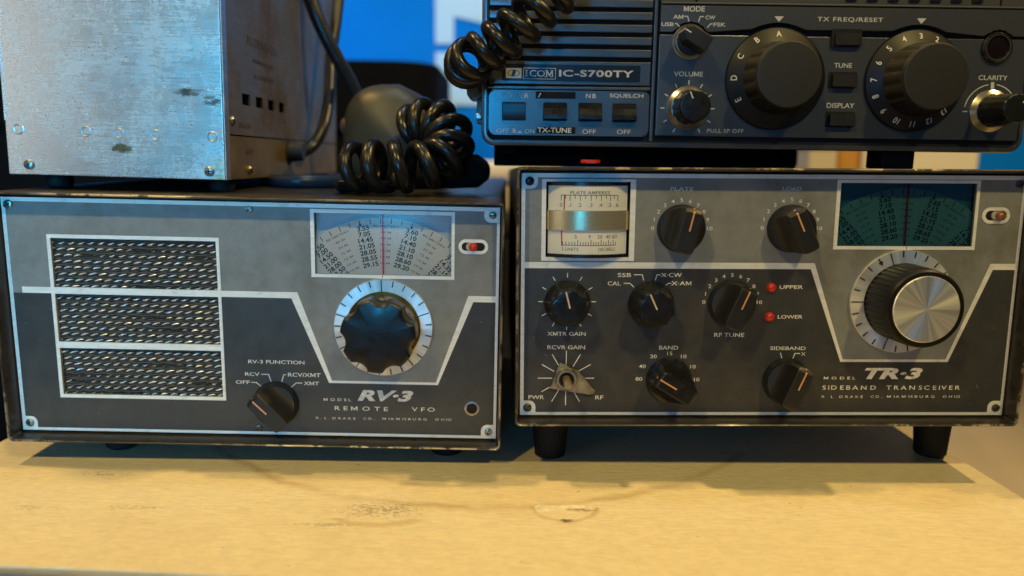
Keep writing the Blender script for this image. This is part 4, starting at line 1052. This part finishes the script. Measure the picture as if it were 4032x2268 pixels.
# ------------------------------------------------------------------ bare metal chassis (left, on the tuner)
CX, CZ = -211.0, 145.4
offC = (CX, CZ)
rotC = rotm(0.0, 0.0, 0.0143)
S = thing('metal_chassis', 'bare scratched aluminium power supply chassis, top of the left stack', 'chassis', (CX * .001, 0.405, CZ * .001), rotC)
def alu_mat():
    M = mat('scratched_aluminium', (0.86, 0.83, 0.79), 0.30, 0.5); g = NB(M); co = g.coord(); s = g.sep(co)
    br = g.noise(g.map(co, (3, 3, 170)), 14, 9, 0.8)
    cl = g.noise(co, 26, 6, 0.7); fine = g.noise(co, 520, 4, 0.65)
    col = g.mix(1.0, (0.84, 0.80, 0.74), g.step(br, 0.25, 0.75, 0.95, 1.03), 'MULTIPLY')
    stain = g.step(cl, 0.55, 0.72)
    col = g.mix(g.math('MULTIPLY', stain, 0.45), col, (0.52, 0.46, 0.36))
    # crossing hairline scratches
    scr = 0.0
    for rot, sc, th in ((0.5, 9, .70), (-.35, 8, .71), (1.25, 10, .71), (.12, 7, .70), (.8, 16, .71)):
        n = g.noise(g.map(g.map(co, rot=(0, rot, 0)), (7, 7, 330)), sc * .8, 2, 0.5)
        k_ = g.step(n, th, th + .04); scr = g.math('MAXIMUM', k_, scr)
        col = g.mix(g.math('MULTIPLY', k_, .7), col, (0.95, 0.95, 0.95))
    # dark corrosion streaks near the right edge and one scab below the middle
    def blob(cx, cz, rx, rz, thr, c2, amt, col, ns=260):
        ex = g.math('DIVIDE', g.math('SUBTRACT', s[0], cx), rx); ez = g.math('DIVIDE', g.math('SUBTRACT', s[2], cz), rz)
        r2 = g.math('ADD', g.math('MULTIPLY', ex, ex), g.math('MULTIPLY', ez, ez))
        k = g.step(r2, 1.0, 0.0); n = g.noise(g.map(co, (.45, 1, 1.5)), ns, 6, 0.72, 0.6)
        v_ = g.math('ADD', n, g.math('MULTIPLY', k, .24))
        return g.mix(g.math('MULTIPLY', g.math('MULTIPLY', g.step(v_, thr + .19, thr + .25), g.math('GREATER_THAN', k, .03)), amt), col, c2)
    col = blob(.0035, .0228, .0080, .0034, .41, (0.16, 0.13, 0.04), .9, col)
    col = blob(.040, .0525, .0210, .0026, .46, (0.10, 0.07, 0.03), .9, col)
    col = blob(.053, .0490, .0090, .0050, .50, (0.10, 0.08, 0.04), .8, col)
    col = blob(.0545, .012, .004, .012, .44, (0.42, 0.40, 0.10), .6, col)
    pit = g.step(g.noise(g.map(co, (1, 1, 2.2)), 330, 2), .70, .73)
    pit = g.math('MULTIPLY', pit, g.step(s[0], .015, .045))
    col = g.mix(g.math('MULTIPLY', pit, .55), col, (0.25, 0.25, 0.26))
    g.set('Base Color', col)
    cloud = g.noise(co, 34, 8, 0.75)
    g.set('Roughness', g.math('ADD', g.math('ADD', g.step(br, 0.3, 0.7, 0.21, 0.29), g.step(cloud, .35, .65, -.02, .045)), g.math('MULTIPLY', stain, .12)))
    cloud = g.noise(co, 34, 8, 0.75)
    patchy = g.math('MULTIPLY', g.step(g.noise(co, 240, 5, 0.7), .48, .62), g.step(cloud, .42, .62))
    g.set('Metallic', g.math('SUBTRACT', g.step(cl, .3, .7, .92, .62), g.math('ADD', g.math('MULTIPLY', scr, .35), g.math('MULTIPLY', patchy, .16))))
    hb = g.math('ADD', g.math('MULTIPLY', br, .6), g.math('MULTIPLY', fine, .4)); g.bump(hb, 0.05, 0.0004)
    return M
M_alu = alu_mat()
def side_mat():
    M = mat('cadmium_side', (0.40, 0.36, 0.29), 0.46, 0.80); g = NB(M); co = g.coord()
    cl = g.noise(co, 16, 5, 0.65)
    col = g.mix(g.step(cl, .42, .68), (0.30, 0.27, 0.20), (0.20, 0.135, 0.065))
    col = g.mix(1.0, col, g.step(g.noise(g.map(co, (5, 5, 60)), 12, 6, .7), .3, .7, .85, 1.1), 'MULTIPLY')
    g.set('Base Color', col); g.set('Roughness', g.step(cl, .3, .7, .40, .55)); return M
M_side = side_mat()
M_gold = mat('yellow_passivated', (0.28, 0.20, 0.07), 0.45, 0.75, var=.35, vscale=40)
hw = 57.4
b = MB(offC)
b.box(CX - hw, CX + hw, 153.0, 300, -1.2, 0, .5, 3); fp = b.build('front_plate', M_alu, S, smooth=40)
vents = []
b = MB(offC)                                         # side wall: grid with four square vents, folded at front and seam
def sidewall():
    # local plane at u = CX+hw ; coordinates (depth, z)
    ys = [1.3, 36.0]; vs = [(29.5, 13), (52.5, 13), (75, 12.5), (97, 12)]
    cuts = sorted({1.5, 255.0, *[a for a, w in vs], *[a + w for a, w in vs]}); zc = [177.4, 194.3, 200.6, 300]
    def P_(y, z, du): return b.P(CX + hw - du, z, -y)
    for i in range(len(cuts) - 1):
        for j in range(3):
            if j == 1 and any(abs(cuts[i] - a) < .01 for a, w in vs): continue
            q = [P_(cuts[i], zc[j], 0), P_(cuts[i + 1], zc[j], 0), P_(cuts[i + 1], zc[j + 1], 0), P_(cuts[i], zc[j + 1], 0)]
            b.face(q)
    for a, w in vs:                                   # thickness of the vent edges
        ring0 = [(CX + hw, 194.3, -a), (CX + hw, 194.3, -a - w), (CX + hw, 200.6, -a - w), (CX + hw, 200.6, -a)]
        ring1 = [(CX + hw - 1.2, p[1], p[2]) for p in ring0]
        b.loft([ring0, ring1], False, False)
sidewall(); b.build('side_wall', M_side, S, recalc=False)
b = MB(offC); b.box(CX + hw - .6, CX + hw - .2, 153.0, 176.6, -255, -1.5, .1, 1); lowp = b.build('lower_side', M_gold, S)
b = MB(offC); b.box(CX + hw - .2, CX + hw + .5, 153.0, 300, -7.5, -1.25, .2, 2); b.build('folded_flange', brushed('flange', (0.80, 0.78, 0.74), .4, (1, 1, 6)), S)
b = MB(offC); b.box(CX - hw + .5, CX + hw - 6, 154.0, 299, -254, -1.4); b.build('inner_body', M_deep, S)
b = MB(offC); b.box(CX - hw - .1, CX - hw + .9, 181, 300, -255, .35, .2); b.build('left_cover', M_alu, S)
for u, z in ((-261.4, 176.6), (-226.0, 176.3), (-208.7, 176.0), (-189.4, 175.7), (-159.5, 175.6)):
    b = MB(offC); b.annulus(u + (0 if u < -200 else 0), z, [(1.9, -.05), (2.9, -.05), (2.75, .22), (2.4, .34), (2.05, .22)], 32); b.build('punched_rivet', mat('bright_rivet', (0.85, 0.85, 0.86), .3, 1.0), fp, smooth=30)
screw(S, offC, -257.2, 158.3, d=0, r=2.7, phillips=True, ang=.3, dome=1.5)
screw(S, offC, -161.6, 157.4, d=0, r=2.7, phillips=True, ang=.15, dome=1.5)
def side_screw(y, z, r, m):
    b = MB(offC); ring = lambda rr_, du: [(CX + hw + du, z + rr_ * math.sin(2 * PI * i / 20), -y + rr_ * math.cos(2 * PI * i / 20)) for i in range(20)]
    b.loft([ring(r, -.2), ring(r, .8), ring(r * .7, 1.6), ring(r * .2, 1.9)]); return b.build('screw', m, S, smooth=45)
side_screw(13, 184.8, 2.4, M_screw); side_screw(38, 158, 2.4, M_brass)
b = MB(offC)
M_stamp = mat('dark_stamp', (0.05, 0.04, 0.03), 0.6)
for s_, y, z, h, w in (('R.L.DRAKE CO', 66, 231, 5.0, 52), ('MIAMISBURG, OHIO', 68, 220.5, 2.9, 38), ('AC POWER SUPPLY', 69, 212, 2.9, 38), ('SERIAL NO.', 33, 182.8, 3.0, 20), ('6.3 V', 40, 168.5, 3.0, 12)):
    b.text(s_, y, z, h, w, 0, warp=lambda u, v, d: (CX + hw + (.12 if v > 177 else .05), v, -u))
    if z < 200 or z == 212: b.build('side_print', M_stamp, S, recalc=False); b = MB(offC)
for u, y in ((-254.0, 21), (-163, 21), (-254.0, 235), (-163, 235)):
    b = MB(offC); ring = lambda r, v: [(u + r * math.cos(2 * PI * i / 28), v, -y + r * math.sin(2 * PI * i / 28)) for i in range(28)]
    b.loft([ring(4.4, 145.5), ring(6.3, 146.4), ring(7.0, 149), ring(6.6, 151.6), ring(5.6, 153.2)]); b.build('foot', M_rubber, S, smooth=45)

# ------------------------------------------------------------------ cables and microphones (world coordinates)
M_cable = mat('black_cable', (0.010, 0.010, 0.011), 0.30, rvar=.06, vscale=300)
M_coil = mat('black_coiled_cord', (0.010, 0.009, 0.008), 0.30, rvar=0.10, vscale=140, bump=.05, bscale=500)
def world_tube(name, pts, r, m, parent=None, seg=14):
    b = MB(); b.tube([W(*p) for p in pts], r * 1000, seg); return b.build(name, m, parent, smooth=60)
def ray(px, py, Y):                                  # a point of the photo's 2576-wide frame at depth Y
    x = (px - 1288) / 1898.2; y = (py - 724.5) / 1898.2
    d = rgt * x + dwn * y + fwd; k = Y / d.y
    return Vector((d.x * k, Y, d.z * k + TZ))
# power lead plugged into the chassis side
pl = thing('power_lead', 'black lead plugged into the side of the aluminium chassis, curving upward', 'cable', (-0.1525, 0.55, 0.1455))
def local(pts, o): return [Vector(p) - o.location for p in pts]
pp = [ray(722, 382, .528), ray(745, 385, .535), ray(785, 368, .55), ray(815, 315, .56), ray(828, 240, .575), ray(832, 150, .59), ray(845, 60, .60), ray(856, -40, .61)]
world_tube('cord', local(catmull(pp, 8), pl), .0042, mat('blue_black_lead', (0.012, 0.014, 0.018), 0.32), pl)
c0 = ray(712, 383, .522)
b = MB(); o_ = Vector(c0) - pl.location
b.tube([W(o_.x - .008, o_.y, o_.z), W(o_.x + .004, o_.y, o_.z), W(o_.x + .005, o_.y, o_.z), W(o_.x + .014, o_.y, o_.z)], [8.5, 8.5, 6.5, 5.5], 20); b.build('plug', M_satin, pl, smooth=40)
o = world_tube('cable', catmull([ray(765, -50, .56), ray(800, 50, .56), ray(850, 150, .565), ray(885, 215, .57), ray(925, 300, .575), ray(960, 400, .575)], 8), .0050, M_cable)
tag(o, 'straight black cable slanting down across the chassis corner to the microphone', 'cable')
o = world_tube('cable', catmull([(-0.23, 0.54, 0.1505), (-0.17, 0.50, 0.1500), (-0.135, 0.47, 0.1500), (-0.10, 0.50, 0.1500), (-0.06, 0.56, 0.151)], 8), .0042, mat('blue_sheathed_cable', (0.012, 0.03, 0.06), 0.35))
tag(o, 'dark blue cable lying under the aluminium chassis and behind the coiled cord', 'cable')

def helix(axis, r, pitch, phase=0.0, n=22, squash=1.0):
    """points of a coil wound round a smooth axis"""
    P = axis; L = [0]
    for a, c in zip(P, P[1:]): L.append(L[-1] + (c - a).length)
    total = L[-1]; out = []
    t0 = (P[1] - P[0]).normalized(); up = Vector((0, 0, 1)); nv = (up - t0 * up.dot(t0)).normalized()
    frames = []
    for i in range(len(P)):
        t = (P[min(i + 1, len(P) - 1)] - P[max(i - 1, 0)]).normalized(); nv = (nv - t * nv.dot(t)).normalized(); frames.append((P[i], nv.copy(), t.cross(nv)))
    s = 0; th = phase; ds_turn = n
    while s <= total:
        i = max(k for k in range(len(L)) if L[k] <= s + 1e-9); i = min(i, len(P) - 2); k = (s - L[i]) / max(1e-9, L[i + 1] - L[i])
        c = frames[i][0].lerp(frames[i + 1][0], k); n1 = frames[i][1].lerp(frames[i + 1][1], k).normalized(); b1 = frames[i][2].lerp(frames[i + 1][2], k).normalized()
        f = s / total; rad = r(f) if callable(r) else r
        out.append(c + (n1 * math.cos(th) * squash + b1 * math.sin(th)) * rad)
        pt = pitch(f) if callable(pitch) else pitch
        s += pt / n; th += 2 * PI / n
    return out

# hand microphone lying on the tuner, its cord coiled in front
mic = thing('hand_microphone', 'olive black hand microphone with thick coiled cord, lying on the left tuner', 'microphone', (-0.075, 0.50, 0.1462))
b = MB(); cx, cy, cz = ray(1015, 350, .515); rings = []
for k in range(13):
    t_ = -1 + 2 * k / 12; prof = (1 - abs(t_) ** 2.6) ** .5 if abs(t_) < 1 else 0.02
    hx, hz = .0365 * prof + .0008, .0345 * prof + .0008
    yy = cy + .030 * t_
    ring = []
    for i in range(40):
        a = 2 * PI * i / 40; ex = math.copysign(abs(math.cos(a)) ** .62, math.cos(a)); ez = math.copysign(abs(math.sin(a)) ** .8, math.sin(a))
        x_ = cx - .002 + hx * ex * 1.0; z_ = cz + hz * ez - (.016 * max(0, ex) * (1 if ez > 0 else .0)) * prof
        z_ = max(z_, .1466)
        q_ = Vector((x_, yy, z_)) - mic.location; ring.append(W(*q_))
    rings.append(ring)
b.loft(rings); mb_ = b.build('mic_body', mat('olive_black_bakelite', (0.045, 0.041, 0.026), 0.46, rvar=.08, vscale=80), mic, smooth=50)
b = MB(); q0 = ray(893, 318, .505) - mic.location
b.tube([W(q0.x - .006, q0.y + .004, q0.z), W(q0.x, q0.y, q0.z), W(q0.x + .012, q0.y, q0.z)], [6.5, 8, 8.6], 24); b.build('press_button', mat('copper_button', (0.30, 0.16, 0.12), 0.35, .6), mic, smooth=40)
axis = catmull([ray(872, 425, .432), ray(930, 421, .424), ray(1000, 420, .420), ray(1075, 415, .424), ray(1128, 384, .434), ray(1124, 332, .447), ray(1082, 312, .456), ray(1040, 326, .464)], 14)
pts = helix(axis, lambda f: .0114 + .0012 * math.sin(f * 9), lambda f: .0124 - .0045 * max(0, f - .40), phase=2.6, n=26)
pts = [Vector((p.x, p.y, max(p.z, .1492))) for p in pts]
q_ = pts[0]; pts = catmull([q_ + Vector((.030, .060, 0)), q_ + Vector((.012, .045, -.003)), q_ + Vector((-.002, .016, (q_ - pts[1]).z * 2)), q_], 6)[:-1] + pts
world_tube('coiled_cord', local(pts, mic), .0037, M_coil, mic, 14)
b = MB(); q1 = ray(1165, 430, .455) - mic.location
b.tube([W(*(Vector((q1.x - .020, q1.y - .004, q1.z - .001)))), W(*(Vector((q1.x - .006, q1.y, q1.z)))), W(*(Vector((q1.x + .008, q1.y + .006, q1.z)))), W(*(Vector((q1.x + .0125, q1.y + .009, q1.z))))], [9.5, 10.5, 10, 6.5], 24); b.build('strain_relief', M_rubber, mic, smooth=50)

# coiled cord hanging over the marine transceiver
axis = catmull([ray(1452, -68, .392), ray(1405, -22, .388), ray(1350, 22, .385), ray(1300, 70, .384), ray(1254, 106, .385), ray(1222, 128, .386), ray(1198, 144, .387), ray(1180, 154, .391), ray(1172, 166, .401)], 14)
pts = helix(axis, .0090, lambda f: .0112 if f < .5 else .0112 - .0110 * (f - .5), phase=1.2, n=26)
q_ = pts[-1]; pts = pts[:-1] + catmull([q_, ray(1180, 178, .402), ray(1200, 190, .425), ray(1212, 196, .47)], 6)
o = world_tube('coiled_cord', pts, .0031, M_coil, None, 14)
tag(o, 'glossy black coiled cord hanging over the left slats of the marine transceiver', 'coiled cord')

# ------------------------------------------------------------------ background
bn = thing('banner', 'blurred blue banner with white letter shapes behind the radios', 'banner', (0.1, 1.5, -0.74))
b = MB((100, -740)); b.box(-900, 1300, -140, 900, -8, 0); b.build('banner_sheet', mat('blue_vinyl', (0.004, 0.17, 0.68), 1.0, var=.12, vscale=3, spec=0.0), bn)
b = MB((100, -740))
for q in ((-153, -118, 382, 800), (-153, -118, 120, 366), (-118, -30, 432, 475), (-118, -30, 268, 332)): b.box(*q, .5, 2)
b.prism([(-118, 432), (-30, 415), (-30, 431)], .5, 2)
b.build('banner_letters', mat('white_vinyl', (0.40, 0.62, 0.92), 1.0, spec=0.0), bn)
def crate(name, label, cat, x0, x1, y0, y1, z0, z1, m, bev=8):
    w = thing(name, label, cat, ((x0 + x1) / 2, (y0 + y1) / 2, z0)); ox, oy, oz = w.location
    b = MB(); wbox(b, x0 - ox, x1 - ox, y0 - oy, y1 - oy, 0, z1 - oz - .03, bev); b.build('box_body', m, w, smooth=40)
    b = MB(); wbox(b, x0 - ox - .004, x1 - ox + .004, y0 - oy - .004, y1 - oy + .004, z1 - oz - .028, z1 - oz, bev); b.build('lid', m, w, smooth=40)
    return w
crate('storage_box', 'pale cream box between the two stacks, blurred behind', 'box', -0.062, 0.06, 1.0, 1.3, 0.095, 0.163, mat('cream_card', (0.70, 0.62, 0.52), .6))
crate('equipment_case', 'tall black case carrying the pale cream box, seen between the two stacks', 'case', -0.085, 0.10, 0.98, 1.35, -0.74, 0.0945, mat('dark_case', (0.010, 0.010, 0.011), .6))
crate('equipment_case', 'black case in the gap between aluminium chassis and microphone, far behind', 'case', -0.80, -0.112, 1.05, 1.35, -0.74, 0.262, mat('black_case', (0.002, 0.002, 0.0025), .9, spec=0.1), 60)
crate('storage_box', 'orange box seen through the gap under the marine transceiver', 'box', 0.43, 0.462, 1.02, 1.2, -0.74, 0.26, mat('orange_card', (0.55, 0.26, 0.04), .6))
crate('storage_box', 'beige box left of the foot under the marine transceiver, far behind', 'box', 0.385, 0.425, 1.0, 1.2, -0.74, 0.24, mat('beige_card', (0.55, 0.48, 0.36), .6))
crate('storage_box', 'white box right of the foot under the marine transceiver, far behind', 'box', 0.475, 0.640, 1.05, 1.3, -0.74, 0.30, mat('white_card', (0.72, 0.66, 0.54), .6))
b = MB(); q = ray(1485, 413, .404)
b.prism(rr2(-5.2, 5.2, -3, 3, 2.9), -1.9, 0, .5)
o = b.build('red_cap', mat('red_plastic', (0.75, 0.04, 0.01), .35), None, smooth=40); o.location = (q.x, q.y, .1638); o.rotation_euler = (PI / 2, 0, 0)
tag(o, 'small red cap lying under the front of the marine transceiver', 'cap')
